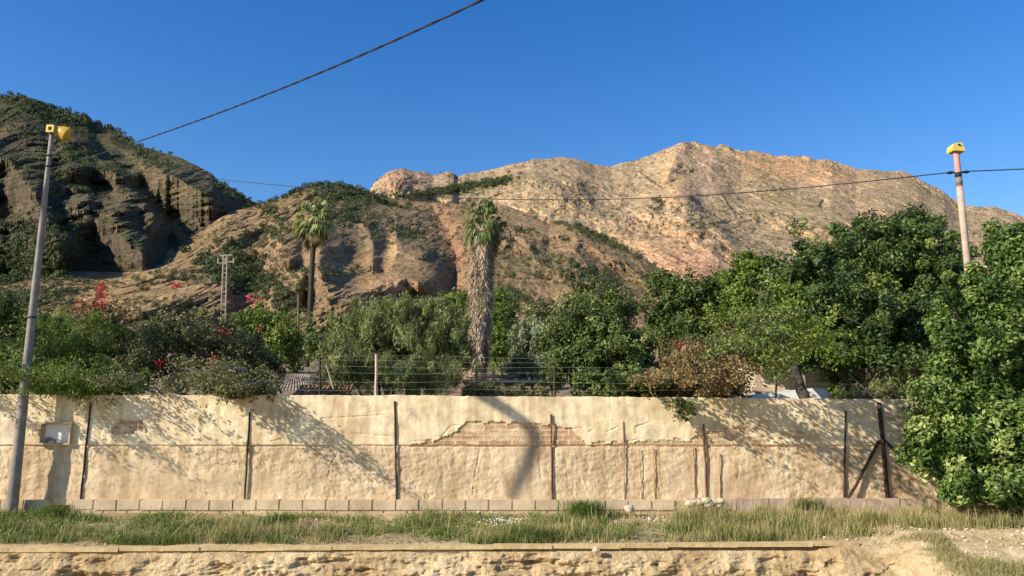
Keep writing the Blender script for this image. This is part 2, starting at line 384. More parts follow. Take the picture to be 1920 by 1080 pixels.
F_left = [
 ('r', [(60, 200), (120, 245), (170, 285), (235, 345), (285, 400), (302, 470)], 30, 70, 17),
 ('r', [(185, 275), (250, 330), (300, 390), (350, 440)], -12, 14, 24),
 ('r', [(-60, 250), (20, 310), (80, 390), (110, 470)], 32, 60, 24),
 ('r', [(230, 262), (300, 320), (380, 370), (440, 400)], 20, 40, 20),
 ('g', 370, 345, 84, 52, 14, 24), ('g', 20, 350, 44, 40, 10, -16), ('g', 215, 425, 42, 44, 10, 20), ('g', 150, 405, 30, 44, 0, 14),
 ('g', 255, 470, 36, 32, 0, 18), ('g', 70, 330, 36, 34, 20, 14), ('g', 20, 400, 50, 26, 20, -18),
 ('g', 300, 462, 26, 38, 20, -22), ('g', 280, 300, 50, 18, 30, 10), ('g', 170, 300, 40, 20, 35, -14),
 ('g', 100, 230, 80, 16, 14, -12), ('g', 90, 470, 60, 34, 0, 14), ('g', 190, 355, 40, 18, 40, -14),
]
MLEFT = relief('mountain', -500, 640, 1.8, crest_left, [(-500, 660), (640, 660)], [(-500, 130), (640, 150)], [(-500, 430), (200, 420), (640, 340)],
       250, F_left, [(45, 8), (16, 3.6), (6, 1.3)], (40, 0.7, 9), col_left, M['hill'], 'rugged dark scrubby mountain at the left edge', crag=0, fs=1.5, ns=1.2, vegk=.6, vs=2.5, tone=(.92, .90, .96), oc=[(34, 12, 1.3, -58, .03), (16, 8, 1.3, -65, .05), (7, 4.4, 1.1, -50, .0), (3, 2.4, 1.1, 40, .0), (1.5, 1.1, 1.1, 10, .0)])

# middle hill --------------------------------------------------------
crest_mid = [(-500, 640), (-100, 560), (60, 524), (110, 508), (160, 505), (210, 500), (255, 492), (300, 476), (340, 455), (380, 432), (410, 410), (432, 397), (455, 392), (480, 386), (500, 379),
             (540, 366), (575, 352), (600, 346), (640, 347), (675, 355), (700, 364), (730, 371), (770, 377), (850, 382), (950, 386), (985, 398), (1030, 420), (1080, 420), (1120, 444),
             (1160, 462), (1200, 480), (1250, 510), (1320, 540), (1400, 560), (1600, 590), (1900, 620), (2400, 640)]
def col_mid(px, py, p, n, t):
    X, Y, Z = p[..., 0], p[..., 1], p[..., 2]
    a = fbm(X / 28, Y / 28, Z / 28, 5); b = fbm(X / 7, Y / 7, Z / 7, 4)
    C = np.broadcast_to(np.array([0.30, 0.215, 0.12]), px.shape + (3,)).copy()
    C = mixv(C, [0.19, 0.165, 0.085], np.clip(0.4 + 1.6 * a, 0, 1) * 0.8)
    steep = 1 - sstep(0.42, 0.68, n[..., 2])
    C = mixv(C, [0.24, 0.175, 0.12], steep * 0.7)
    C = mixv(C, [0.17, 0.14, 0.105], gmask(px, py, 730, 430, 130, 50, 15, 4) * 0.6)
    C = mixv(C, [0.14, 0.14, 0.055], gmask(px, py, 620, 375, 110, 26, 4) * 0.8)
    C = mixv(C, [0.40, 0.20, 0.125], (gmask(px, py, 835, 420, 26, 50, -22) + gmask(px, py, 856, 510, 16, 50, 4, 4)).clip(0, 1) * np.clip(.5 + b, 0, 1) * 0.8)
    C = mixv(C, [0.42, 0.25, 0.16], gmask(px, py, 820, 387, 80, 9, 4) * 0.5)
    C = mixv(C, [0.46, 0.33, 0.17], gmask(px, py, 735, 465, 14, 28, 0, 4) * 0.8)  # sunlit yellow cliff crest, the light painted into the colour
    C = mixv(C, [0.34, 0.25, 0.13], gmask(px, py, 280, 540, 160, 45, -10, 4) * 0.85)
    C = mixv(C, [0.42, 0.29, 0.17], gmask(px, py, 740, 535, 70, 16, 0, 4) * 0.7)
    C = mixv(C, [0.34, 0.245, 0.14], gmask(px, py, 1010, 440, 90, 40, 20, 4) * 0.6)
    C = mixv(C, [0.20, 0.165, 0.11], gmask(px, py, 1050, 500, 90, 30, 10, 4) * 0.5)
    C = mixv(C, [0.10, 0.095, 0.045], (b > 0.42) * 0.5)
    return C
F_mid = [
 ('g', 430, 435, 60, 26, -8, 10), ('g', 530, 470, 34, 44, 20, 14), ('r', [(594, 425), (600, 465), (596, 505)], 20, 34, 46), ('r', [(520, 405), (530, 440), (526, 480)], 10, 22, 24),
 ('r', [(690, 425), (700, 460), (698, 492)], 12, 14, 26), ('r', [(742, 430), (745, 470), (735, 502)], 9, 12, 22),
 ('g', 500, 500, 34, 30, 0, -8), ('g', 780, 470, 34, 16, 10, 8), ('g', 790, 510, 46, 34, 0, 12), ('g', 740, 540, 60, 22, 0, 8),
 ('r', [(810, 385), (835, 430), (856, 480), (850, 540)], -16, 26, 18),
 ('r', [(940, 395), (905, 470), (890, 540)], 8, 40, 18), ('r', [(1040, 422), (1120, 450), (1200, 490), (1330, 560)], 10, 60, 14),
 ('g', 1060, 500, 50, 20, 10, 8), ('g', 470, 560, 40, 36, 0, -10), ('g', 300, 540, 120, 50, -15, 14), ('g', 640, 560, 50, 30, 0, 7),
 ('g', 765, 555, 30, 10, 0, -5), ('g', 1000, 470, 30, 14, 30, 6), ('g', 585, 560, 24, 26, 0, -10),
]
MMID = relief('hill', -500, 2400, 1.8, crest_mid, [(-500, 690), (2400, 690)], [(-500, 75), (2400, 75)], [(-500, 120), (60, 170), (300, 230), (480, 300), (620, 330), (950, 360), (1200, 300), (2400, 180)],
       240, F_mid, [(34, 5), (12, 2.4), (4.5, 0.9)], (34, -0.3, 4), col_mid, M['hill'], 'brown scrub covered hill with cliffs and a reddish scree gully in front of the mountains', crag=0, fs=1.7, ns=1.3, vegk=.75, vs=2.5, tone=(1.50, 1.36, 1.34), oc=[(26, 15, 1.3, -30, .02), (12, 9, 1.2, -60, .03), (5.5, 4.6, 1.1, -20, .0), (2.6, 2.4, 1.1, -20, .0), (1.3, 1.1, 1.1, 10, .0)])

# ------------------------------------------------------------------ leaves
def unit(v): return v / (np.linalg.norm(v, axis=-1, keepdims=True) + 1e-9)
def leaves(c, nrm, L, W, tint, axis=None, axr=1.0):
    """diamond shaped leaves: returns verts, faces, tint"""
    n = len(c); nrm = unit(nrm)
    a = rng.normal(size=(n, 3)) * axr
    if axis is not None: a = a + axis
    a = unit(a - (a * nrm).sum(1)[:, None] * nrm); b = np.cross(nrm, a)
    L = np.broadcast_to(L, (n,))[:, None]; W = np.broadcast_to(W, (n,))[:, None]
    v = np.stack([c - a * L * 0.5, c + b * W * 0.5 - nrm * W * 0.12 - a * L * .05, c + a * L * 0.5, c - b * W * 0.5 - nrm * W * 0.12 - a * L * .05], 1)
    return v.reshape(-1, 3), np.arange(4 * n).reshape(n, 4), np.repeat(tint, 4)

def clump_points(lobes, nclump, jitter=1.0):
    """clump centres spread over the outer part of a set of ellipsoid lobes (centre, radii)"""
    vol = np.array([np.prod(r) ** (2 / 3) for _, r in lobes]); cnt = np.maximum(3, (nclump * vol / vol.sum()).astype(int))
    cc, cd_, li = [], [], []
    for k, ((c, r), m) in enumerate(zip(lobes, cnt)):
        d = unit(rng.normal(size=(m, 3))); rad = 0.45 + 0.55 * rng.random(m) ** 0.45
        rad *= 1 + 0.24 * rng.normal(size=m) * jitter
        cc.append(np.array(c) + d * rad[:, None] * np.array(r)); cd_.append(d); li += [k] * m
    return np.concatenate(cc), np.concatenate(cd_), np.array(li)

def crown(lobes, nclump, per, rc, L, W, fill=0.25, style='leaf', updir=0.35, tvar=0.18):
    cc, dd, li = clump_points(lobes, nclump)
    n = len(cc); rcs = rc * (0.5 + 0.9 * rng.random(n) ** 1.5); tc = 0.42 + tvar * rng.normal(size=n)
    k = np.repeat(np.arange(n), per); m = len(k)
    u = unit(rng.normal(size=(m, 3))) * (rng.random(m) ** 0.45)[:, None]
    if style == 'feather': u *= np.array([0.75, 0.75, 1.35])
    pos = cc[k] + u * rcs[k][:, None]
    nrm = rng.normal(size=(m, 3)) * 0.7 + u * 0.6 + dd[k] * 0.5 + np.array([0, 0, updir])
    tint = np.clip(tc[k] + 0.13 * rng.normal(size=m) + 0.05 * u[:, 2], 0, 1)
    sz = 0.7 + 0.6 * rng.random(m)
    ax = None; axr = 1.0
    if style == 'feather': ax = dd[k] * 0.5 + np.array([0, 0, 1.0]); axr = 0.45
    if style == 'droop': ax = dd[k] * 0.6 + np.array([0, 0, -0.9]); axr = 0.5
    V, F, t = leaves(pos, nrm, L * sz, W * sz, tint, ax, axr)
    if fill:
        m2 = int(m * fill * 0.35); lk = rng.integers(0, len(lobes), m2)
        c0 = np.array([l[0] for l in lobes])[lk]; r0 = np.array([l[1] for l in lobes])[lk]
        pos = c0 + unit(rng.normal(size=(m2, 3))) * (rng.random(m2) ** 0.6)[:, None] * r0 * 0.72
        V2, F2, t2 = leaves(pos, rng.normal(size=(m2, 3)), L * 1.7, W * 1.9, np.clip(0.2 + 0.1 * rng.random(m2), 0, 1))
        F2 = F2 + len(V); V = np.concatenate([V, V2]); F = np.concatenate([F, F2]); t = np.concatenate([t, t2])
    return V, F, t, cc

def limb(mb, a, b, r0, r1, n=6, wob=0.06, seg=6):
    a = np.array(a, float); b = np.array(b, float); L = np.linalg.norm(b - a)
    s = np.linspace(0, 1, seg + 1)[:, None]; pts = a + (b - a) * s
    pts[:, 2] += (np.sin(s[:, 0] * math.pi) * L * 0.05)
    pts[1:-1] += rng.normal(0, wob * L / 3, (seg - 1, 3))
    mb.tube(pts, np.linspace(r0, r1, seg + 1), n)

def lobe(px, py, rx, ry, Y, dscale=1.0):
    k = ppm(py, Y); return (P(px, py, Y), (rx / k, max(rx, ry) * 0.85 * dscale / k, ry / k))

def plant(name, label, cat, lobes, base, nclump, per, rc, L, W, mat, bark='bark', trunk_r=0.1, fill=0.25, style='leaf',
          group=None, twigs=30, flowers=(), fmat='red', extra=None, updir=0.35, part='foliage', tvar=0.18, stempart='trunk', nstem=1):
    t = thing(name, base, label, cat, group)
    LB = [lobe(*l) for l in lobes]
    V, F, ti, cc = crown(LB, nclump, per, rc, L, W, fill, style, updir, tvar)
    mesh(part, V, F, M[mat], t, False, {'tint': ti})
    mb = MB(); base = np.array(base, float)
    lowc = np.array([l[0] for l in LB]); fork = base + (lowc.mean(0) - base) * np.array([0.4, 0.4, 0.45])
    if nstem == 1:
        limb(mb, base - np.array([0, 0, 0.2]), fork, trunk_r, trunk_r * 0.75, 8, 0.04)
        starts = [fork] * len(LB)
    else:
        starts = [base + rng.normal(0, 0.12, 3) * np.array([2.5, 1, 0]) for _ in LB]
    for st, (c, r) in zip(starts, LB):
        limb(mb, st, c, trunk_r * 0.55, trunk_r * 0.3, 6)
    for k in rng.permutation(len(cc))[:twigs]:
        j = np.argmin(np.linalg.norm(lowc - cc[k], axis=1))
        limb(mb, lowc[j], cc[k], trunk_r * 0.22, trunk_r * 0.06, 4, 0.1, 4)
    mb.build(stempart, M[bark], t, True)
    for fl in flowers:
        (fx, fy, fr, fY) = fl[:4]; nf = fl[4] if len(fl) > 4 else 60
        c = P(fx, fy, fY); k = ppm(fy, fY)
        ry = fl[5] / k if len(fl) > 5 else fr / k
        u = rng.normal(size=(nf, 3)) * 0.55 * np.array([fr / k, fr / k, ry])
        sz = 0.042 * fY / 16
        Vf, Ff, tf = leaves(c + u, rng.normal(size=(nf, 3)) + np.array([-.5, -.6, .4]), sz * 1.2, sz, rng.random(nf))
        mesh('flower_cluster', Vf, Ff, M[fmat], t, False, {'tint': tf})
        # the stem that carries the flowers
        sm = MB(); j = np.argmin(np.linalg.norm(cc - c, axis=1)); limb(sm, cc[j], c, 0.012 * fY / 16, 0.005 * fY / 16, 4, 0.15, 4)
        sm.build('flower_stem', M['darkbark'], t, True)
    return t

# ------------------------------------------------------------------ ground near the camera (verge, eroded bank, dry bed)
def profile_rows():
    return np.concatenate([np.linspace(14.9, 14.1, 6), np.linspace(14.05, 12.35, 60)]), None
xs = np.concatenate([np.linspace(-90, -11, 40), np.linspace(-10.6, 10.6, 1150), np.linspace(11, 90, 40)])
prof_l = np.array([(15.2, 0.32), (14.2, 0.29), (13.2, 0.14), (12.4, 0.03), (12.2, 0.0), (12.12, -0.05), (12.05, -0.20), (11.92, -0.45), (11.6, -0.85), (10.9, -1.15), (8, -1.3), (3.4, -1.2), (1.6, -0.3), (0.9, 0.0), (-12, 0.0), (-90, 0.0)])
prof_r = np.array([(15.2, 0.34), (14.2, 0.32), (13.2, 0.28), (12.5, 0.24), (12.2, 0.22), (12.0, 0.14), (11.6, 0.02), (11.1, -0.12), (10.5, -0.30), (9.9, -0.55), (8, -1.25), (3.4, -1.2), (1.6, -0.3), (0.9, 0.0), (-12, 0.0), (-90, 0.0)])
prof_l = np.array([(a, b) for a, b in prof_l]); 
nseg = [4, 30, 26, 8, 10, 18, 22, 20, 12, 14, 14, 10, 6, 14, 8]
def prof_pts(pr):
    out = []
    for (a, b), (c, d), n in zip(pr[:-1], pr[1:], nseg):
        s = np.arange(n)[:, None] / n; out.append(np.array([a, b]) + (np.array([c, d]) - np.array([a, b])) * s)
    return np.concatenate(out + [pr[-1:]])
pl, pr_ = prof_pts(prof_l), prof_pts(prof_r)
wr = sstep(4.4, 6.0, xs + 0.35 * vn(xs * 1.3, xs * 0, xs * 0))[None, :, None]
G = pl[:, None] * (1 - wr) + pr_[:, None] * wr
gx = np.broadcast_to(xs[None], G.shape[:2]); gy = G[..., 0].copy(); gz = G[..., 1].copy()
band = sstep(8, 10.5, gy) * (1 - sstep(13.9, 14.2, gy)); face = np.exp(-((gy - 11.8) / 0.42) ** 4)
und = fbm(gx / 1.3, gy / 1.3, gx * 0, 4)
gz += band * 0.045 * und + 0.012 * fbm(gx / .16, gy / .16, gx * 0 + 2, 3) * band
rk = fbm(gx / 0.33 + 0.5 * und, gz / 0.20, gy / 0.5, 5, 0.6, True)
rk2 = fbm(gx / 0.9, gz / 0.5, gy / 0.9, 3)
holes = sstep(0.15, 0.55, fbm(gx / 0.42 + 9, gz / 0.14 + gx * 0.3, gy / 2, 4))
lower = sstep(-0.02, -0.22, gz - 0.0 * gx)
ff = face * (1 - 0.45 * wr[..., 0])
rk3 = fbm(gx / .09, gz / .05, gy / .2, 3, .6, True)
gy = gy - ff * (0.09 * rk * (0.25 + lower) + 0.022 * rk3 + 0.12 * rk2 * lower - 0.13 * holes * lower)
gz = gz - ff * 0.02 * rk * lower
def groundmat():
    m, t, b = newmat('sandy_verge_soil', 0.97, 0.05)
    n1 = noise(t, 1.1, 6); n2 = noise(t, 9, 6); n3 = noise(t, 45, 4)
    c = ramp(t, n1, [(0.3, (0.36, 0.25, 0.13)), (0.5, (0.52, 0.39, 0.22)), (0.68, (0.66, 0.52, 0.32))])
    c = mixc(t, c, ramp(t, n2, [(0.35, (0.62, 0.58, 0.52)), (0.55, (1.05, 1.04, 1.02))]), 0.8, 'MULTIPLY')
    c = mixc(t, c, (0.17, 0.14, 0.07), attr(t, 'soil').outputs["Fac"])
    t.links.new(c, b.inputs["Base Color"])
    bump(t, b, mixc(t, n2, n3, 0.6), 1.0, 0.05); return m
M['ground'] = groundmat()
soil = sstep(12.25, 12.5, gy) * (1 - sstep(14.0, 14.3, gy)) * np.clip(0.55 + 0.8 * und, 0, 1) * 0.75
soil = np.maximum(soil, wr[..., 0] * (1 - sstep(10.8, 11.6, gy)) * sstep(0.0, 0.35, 0.2 + fbm(gx / .8, gy / .8, gx * 0, 3)) * 0.6)
g_o = mesh('ground', np.stack([gx, gy, gz], -1).reshape(-1, 3), gridF(gx.shape[0], gx.shape[1])[:, ::-1], M['ground'], None, True, {'soil': soil.ravel()})
tag(g_o, 'sandy verge and eroded bank above a dry bed', 'ground', kind='structure')
def gz_at(x, y):
    x = np.asarray(x, float); a = np.interp(y, prof_l[::-1, 0], prof_l[::-1, 1]); b = np.interp(y, prof_r[::-1, 0], prof_r[::-1, 1])
    k = sstep(4.4, 6.0, x + 0.35 * vn(x * 1.3, x * 0, x * 0))
    return a * (1 - k) + b * k + 0.045 * fbm(x / 1.3, np.asarray(y, float) / 1.3, x * 0, 4)

# garden ground behind the wall, rising to the foot of the hill
def zg(y): return np.interp(y, [14.6, 17, 20, 23, 30, 44, 70, 90, 110, 400], [1.35, 1.5, 1.9, 2.75, 3.7, 5.2, 8.8, 11.5, 12.5, 20])
ys = np.concatenate([np.linspace(14.52, 30, 50), np.linspace(31, 130, 60)]); xg = np.linspace(-160, 160, 240)
GX, GY = np.meshgrid(xg, ys); GZ = zg(GY) + 0.12 * fbm(GX / 3, GY / 3, GX * 0, 3) * sstep(14.6, 17, GY)
M['garden'] = simple('garden_soil', (0.14, 0.10, 0.06), (0.27, 0.19, 0.115), 1.2, 0.97, 0.6, 0.05)
tag(mesh('garden_ground', np.stack([GX, GY, GZ], -1).reshape(-1, 3), gridF(*GX.shape), M['garden'], None, True), 'rising garden ground behind the wall', 'ground', kind='structure')
mb = MB(); mb.box((0, 1500, -3.2), (9000, 9000, 1.0))
tag(mb.build('plain', M['garden']), 'wide plain around the place', 'ground', kind='structure')

# ------------------------------------------------------------------ the plastered wall
WY = 14.32
def wz(px, py, Y=WY): return float(P(px, py, Y)[2])
x0w, x1w, x2w = -26.0, 9.4, 26.0
zt = lambda x: np.interp(x, [-9, -2, 7.5], [wz(0, 740), wz(750, 741), wz(1700, 749)])
zb = 0.40
wx = np.concatenate([np.linspace(x0w, -9.4, 90), np.linspace(-9.38, x1w, 1240), np.linspace(x1w + .1, x2w, 60)]); nv_ = 175
sv = np.linspace(0, 1, nv_)[:, None]
WX = np.broadcast_to(wx[None], (nv_, len(wx))).copy()
top = zt(wx) + 0.012 * fbm(wx * 3, wx * 0, wx * 0, 3) + 0.006 * vn(wx * 25, wx * 0, wx * 0)
WZ = zb + (top[None] - zb) * sv
ppx = 960 + WX / WY * (FPX * CT + 300 * ST)                  # approx photo column, to place the bare patches
zj = wz(900, 836)                                             # the horizontal joint
n_a = fbm(WX / 0.9, WZ / 0.6, WX * 0, 4); n_b = fbm(WX / 0.12, WZ / 0.09, WX * 0 + 4, 4, 0.55)
n_c = fbm(WX / 0.055 + WZ * 6, WZ / 0.09 - WX * 2, WX * 0 + 8, 3, 0.5, True)
low = 1 - sstep(zj - 0.01, zj + 0.01, WZ + 0.012 * vn(WX * 2, WX * 0, WX * 0))
roughm = 0.25 + 0.75 * sstep(-0.35, 0.25, fbm(WX / 1.6 + 3, WZ / 0.8, WX * 0 + 2, 3) + 0.25)
D = 0.020 * n_a + low * roughm * (0.009 * n_c + 0.014 * n_b) + (1 - low) * (0.004 * n_b + 0.006 * sstep(0.0, 0.5, n_a) * n_c)
D += 0.030 * low * 0 - 0.012 * low
dj = WZ - zj - 0.006 * vn(WX * 5, WX * 0, WX * 0)
D -= 0.020 * np.exp(-(dj / 0.014) ** 2)
# bare brick patches
def zpx(px_, py_): return wz(px_, py_)
def patch(pts_top, pts_bot):
    xt = np.array([(a - 960) / (FPX * CT + 300 * ST) * WY for a, _ in pts_top]); ztp = np.array([zpx(a, b) for a, b in pts_top])
    xb = np.array([(a - 960) / (FPX * CT + 300 * ST) * WY for a, _ in pts_bot]); zbp = np.array([zpx(a, b) for a, b in pts_bot])
    tt = np.interp(WX, xt, ztp); bb = np.interp(WX, xb, zbp)
    wob = 0.035 * fbm(WX / .12, WZ / .12, WX * 0, 3); stepx = 0.016 * np.sign(np.sin(WX * 26 + 2 * np.sin(WX * 3)))
    return ((WZ < tt + wob + stepx) & (WZ > bb + wob * .4) & (WX > xt[0]) & (WX < xt[-1])).astype(float)
bA = patch([(765, 836), (800, 828), (838, 820), (846, 812), (873, 795), (876, 790), (1040, 796), (1075, 806), (1090, 820), (1100, 836)],
           [(765, 838), (1100, 838)])
bB = patch([(1110, 830), (1300, 824), (1335, 806), (1420, 800), (1500, 808), (1540, 822), (1560, 836)], [(1110, 839), (1560, 841)]) * sstep(-0.15, 0.1, fbm(WX / .5, WZ / .2, WX * 0 + 5, 3) + 0.05)
bC = patch([(205, 806), (222, 786), (262, 786), (275, 808)], [(205, 814), (275, 814)]) * (n_b > -0.05)
brick = np.clip(bA * (0.5 + 0.5 * (fbm(WX / .35, WZ / .12, WX * 0 + 1, 3) > -0.35)) + bB * 0.8 + bC, 0, 1)
D -= 0.022 * np.clip(bA + bB * .7 + bC, 0, 1)
# brick joints in relief where bare
bw, bh = 0.20, 0.088
row = np.floor(WZ / bh); fx = (WX / bw + 0.5 * (row % 2)) % 1; fz = (WZ / bh) % 1
mort = ((fx < 0.09) | (fz < 0.20)).astype(float)
D += brick * mort * 0.006
# cracks
def crack(pts, wdt=0.008, dep=0.013):
    X2 = [(a - 960) / (FPX * CT + 300 * ST) * WY for a, _ in pts]; Z2 = [zpx(a, b) for a, b in pts]
    dd = np.full(WX.shape, 9.0)
    for a, b, c, d in zip(X2[:-1], Z2[:-1], X2[1:], Z2[1:]):
        L = (c - a) ** 2 + (d - b) ** 2; t_ = np.clip(((WX - a) * (c - a) + (WZ - b) * (d - b)) / L, 0, 1)
        dd = np.minimum(dd, np.hypot(WX - a - t_ * (c - a), WZ - b - t_ * (d - b)))
    dd = dd + 0.008 * vn(WX * 22, WZ * 22, WX * 0)
    return dep * np.exp(-(dd / wdt) ** 2)
for pts in ([(770, 828), (800, 826), (812, 818), (828, 818), (845, 798), (872, 797), (876, 790), (900, 793)], [(1070, 803), (1095, 803)], [(1104, 810), (1112, 806)], [(1137, 810), (1160, 800)],
            [(1168, 829), (1195, 824)], [(1193, 822), (1193, 800), (1222, 791)], [(887, 930), (893, 880), (900, 842)], [(1010, 850), (1015, 900)], [(1140, 925), (1143, 918)],
            [(163, 870), (178, 862), (186, 842)], [(441, 846), (446, 880), (450, 895)], [(640, 820), (660, 812), (728, 818)], [(600, 785), (720, 778)], [(985, 800), (1010, 797)],
            [(618, 892), (620, 872), (632, 852)], [(506, 828), (530, 822)], [(1230, 884), (1235, 930)], [(1385, 870), (1380, 900)]):
    D -= crack(pts)
# hole for the little niche
xq = lambda a: (a - 960) / (FPX * CT + 280 * ST) * WY
nx0, nx1, nz0, nz1 = xq(77), xq(133), wz(100, 832), wz(100, 793)
inn = (WX > nx0) & (WX < nx1) & (WZ > nz0) & (WZ < nz1)
Vw = np.stack([WX, WY - D, WZ], -1)
Fw = gridF(nv_, len(wx))
Fw = Fw[~inn.ravel()[Fw].all(1)]
nF = len(wx)
# stains
upst = (1 - low) * sstep(0.0, 0.6, fbm(WX / 0.5, WZ / 0.25, WX * 0 + 11, 4) + 0.2)
def wallmat():
    m, t, b = newmat('cream_plaster', 0.95, 0.08)
    up, lo = attr(t, 'low').outputs["Fac"], attr(t, 'brick').outputs["Fac"]
    n1 = noise(t, 1.4, 6, 0.62); n2 = noise(t, 7, 6, 0.65); n3 = noise(t, 60, 4, 0.6)
    cu = ramp(t, n1, [(0.30, (0.46, 0.36, 0.235)), (0.43, (0.66, 0.53, 0.34)), (0.56, (0.83, 0.71, 0.48)), (0.68, (0.55, 0.45, 0.33))])
    cl = ramp(t, n1, [(0.30, (0.46, 0.345, 0.22)), (0.50, (0.61, 0.47, 0.305)), (0.70, (0.76, 0.61, 0.41))])
    c = mixc(t, cu, cl, up)
    c = mixc(t, c, ramp(t, n2, [(0.3, (0.74, 0.72, 0.68)), (0.5, (1.0, 1.0, 1.0)), (0.7, (1.08, 1.06, 1.02))]), 0.7, 'MULTIPLY')
    # streaks of dirt running down from the top
    g = t.nodes.new("ShaderNodeNewGeometry"); mp = t.nodes.new("ShaderNodeMapping"); mp.inputs["Scale"].default_value = (6, 1, 0.9)
    t.links.new(g.outputs["Position"], mp.inputs[0]); ns = noise(t, 1.2, 5, 0.6, mp.outputs[0])
    c = mixc(t, c, ramp(t, ns, [(0.42, (1, 1, 1)), (0.62, (0.76, 0.68, 0.58))]), 0.85, 'MULTIPLY')
    cb = ramp(t, noise(t, 5, 3), [(0.3, (0.34, 0.20, 0.12)), (0.7, (0.52, 0.34, 0.21))])
    cm = mixc(t, cb, (0.62, 0.46, 0.28), attr(t, 'mort').outputs["Fac"])
    c = mixc(t, c, cm, lo)
    t.links.new(c, b.inputs["Base Color"]); bump(t, b, mixc(t, n2, n3, 0.45), 0.6, 0.02); return m
M['wall'] = wallmat()
wall = thing('garden_wall', (0, WY, 0), 'long cream plastered wall with patches of bare brick', 'wall')
# front sheet + top, back and ends as one mesh
nbot = [] ; topi = (nv_ - 1) * nF + np.arange(nF)
tb = np.stack([wx, np.full(nF, WY + 0.22), top], -1); bb_ = np.stack([wx, np.full(nF, WY + 0.22), np.full(nF, -0.2)], -1)
o1 = len(WX.ravel()); o2 = o1 + nF
i = np.arange(nF - 1)
Ft = np.stack([topi[:-1], topi[1:], o1 + i + 1, o1 + i], -1); Fb = np.stack([o1 + i, o1 + i + 1, o2 + i + 1, o2 + i], -1)
Vall = np.concatenate([Vw.reshape(-1, 3), tb, bb_]); z2 = np.zeros(2 * nF)
mesh('plaster', Vall, np.concatenate([Fw, Ft, Fb]), M['wall'], wall, True,
     {'low': np.concatenate([low.ravel(), z2]), 'brick': np.concatenate([brick.ravel(), z2]), 'mort': np.concatenate([mort.ravel(), z2])})
# niche
mb = MB(); th = 0.03; dpt = 0.09; cxn, czn = (nx0 + nx1) / 2, (nz0 + nz1) / 2; wn, hn = nx1 - nx0, nz1 - nz0
yc = WY + dpt / 2 - 0.03
mb.box((nx0 - 0.0, yc, czn), (th, dpt + .06, hn + th)); mb.box((nx1, yc, czn), (th, dpt + .06, hn + th))
mb.box((cxn, yc, nz1), (wn - th - .004, dpt + .056, th)); mb.box((cxn, yc, nz0), (wn - th - .004, dpt + .056, th))
nich = thing('wall_niche', (cxn, WY, nz0), 'small framed niche with a pale painted back in the wall beside the grey pole', 'niche')
mb.build('frame', M['block'], nich)
mb = MB(); mb.box((cxn, WY + dpt - 0.01, czn), (wn - th - .01, 0.02, hn - th - .01)); mb.build('back_panel', M['white'], nich)
mb = MB()
for k in range(4): mb.box((nx0 + .07 + k * .05 + random.uniform(-.01, .01), WY + dpt - 0.032, nz0 + .05 + random.uniform(0, .05)), (.03, .02, random.uniform(.05, .1)), jit=.004)
mb.build('debris', M['grey'], nich)

# footing of concrete blocks
foot = thing('block_footing', (0, WY - .1, 0), 'low course of brown concrete blocks along the foot of the cream wall', 'footing')
mb = MB(); FY = WY - 0.17
for r, (zt_, zb_) in enumerate(((wz(700, 937, FY), wz(700, 957, FY)), (wz(700, 958, FY), wz(700, 978, FY)))):
    x = -15 + 0.2 * r
    while x < 3.0 if r == 0 else x < 1.2:
        wd = 0.395
        pxa = 960 + x / FY * (FPX * CT + 400 * ST)
        if not (r == 0 and 82 < pxa < 128):
            mb.box((x, FY + 0.16 + random.uniform(-.008, .010) + 0.02 * (1 - r), (zt_ + zb_) / 2 + random.uniform(-.005, .005)), (wd - .016 - random.uniform(0, .010), 0.30, zt_ - zb_ - .014), jit=.002)
        x += 0.4
mb.build('blocks', M['block'], foot)
mb = MB(); zt_ = wz(1500, 940, FY)
for k in range(16):
    xa = 3.0 + k * 0.28
    mb.box((xa + .14, FY + 0.17 + random.uniform(-.01, .01), (zt_ + .1) / 2 + random.uniform(-.008, .008)), (0.285, 0.30, zt_ - .02), jit=.004)
mb.box((7.56, FY + .12, zt_ / 2 + .1), (.2, .34, .3), jit=.01)
mb.build('rendered_footing', M['tan'], foot)
zc_ = wz(700, 937, FY) - 0.2; xh0, xh1 = (84 - 960) / 1547 * FY, (130 - 960) / 1547 * FY
for xa, xb in ((-15.5, xh0), (xh1, 7.5)):
    mb = MB(); mb.box(((xa + xb) / 2, FY + .195, zc_), (xb - xa, 0.28, 0.36)); mb.build('mortar', M['block'], foot)
mb = MB(); mb.box(((xh0 + xh1) / 2, FY + .30, zc_), (xh1 - xh0 + .02, .06, .36)); mb.build('drain_opening', M['iron'], foot)

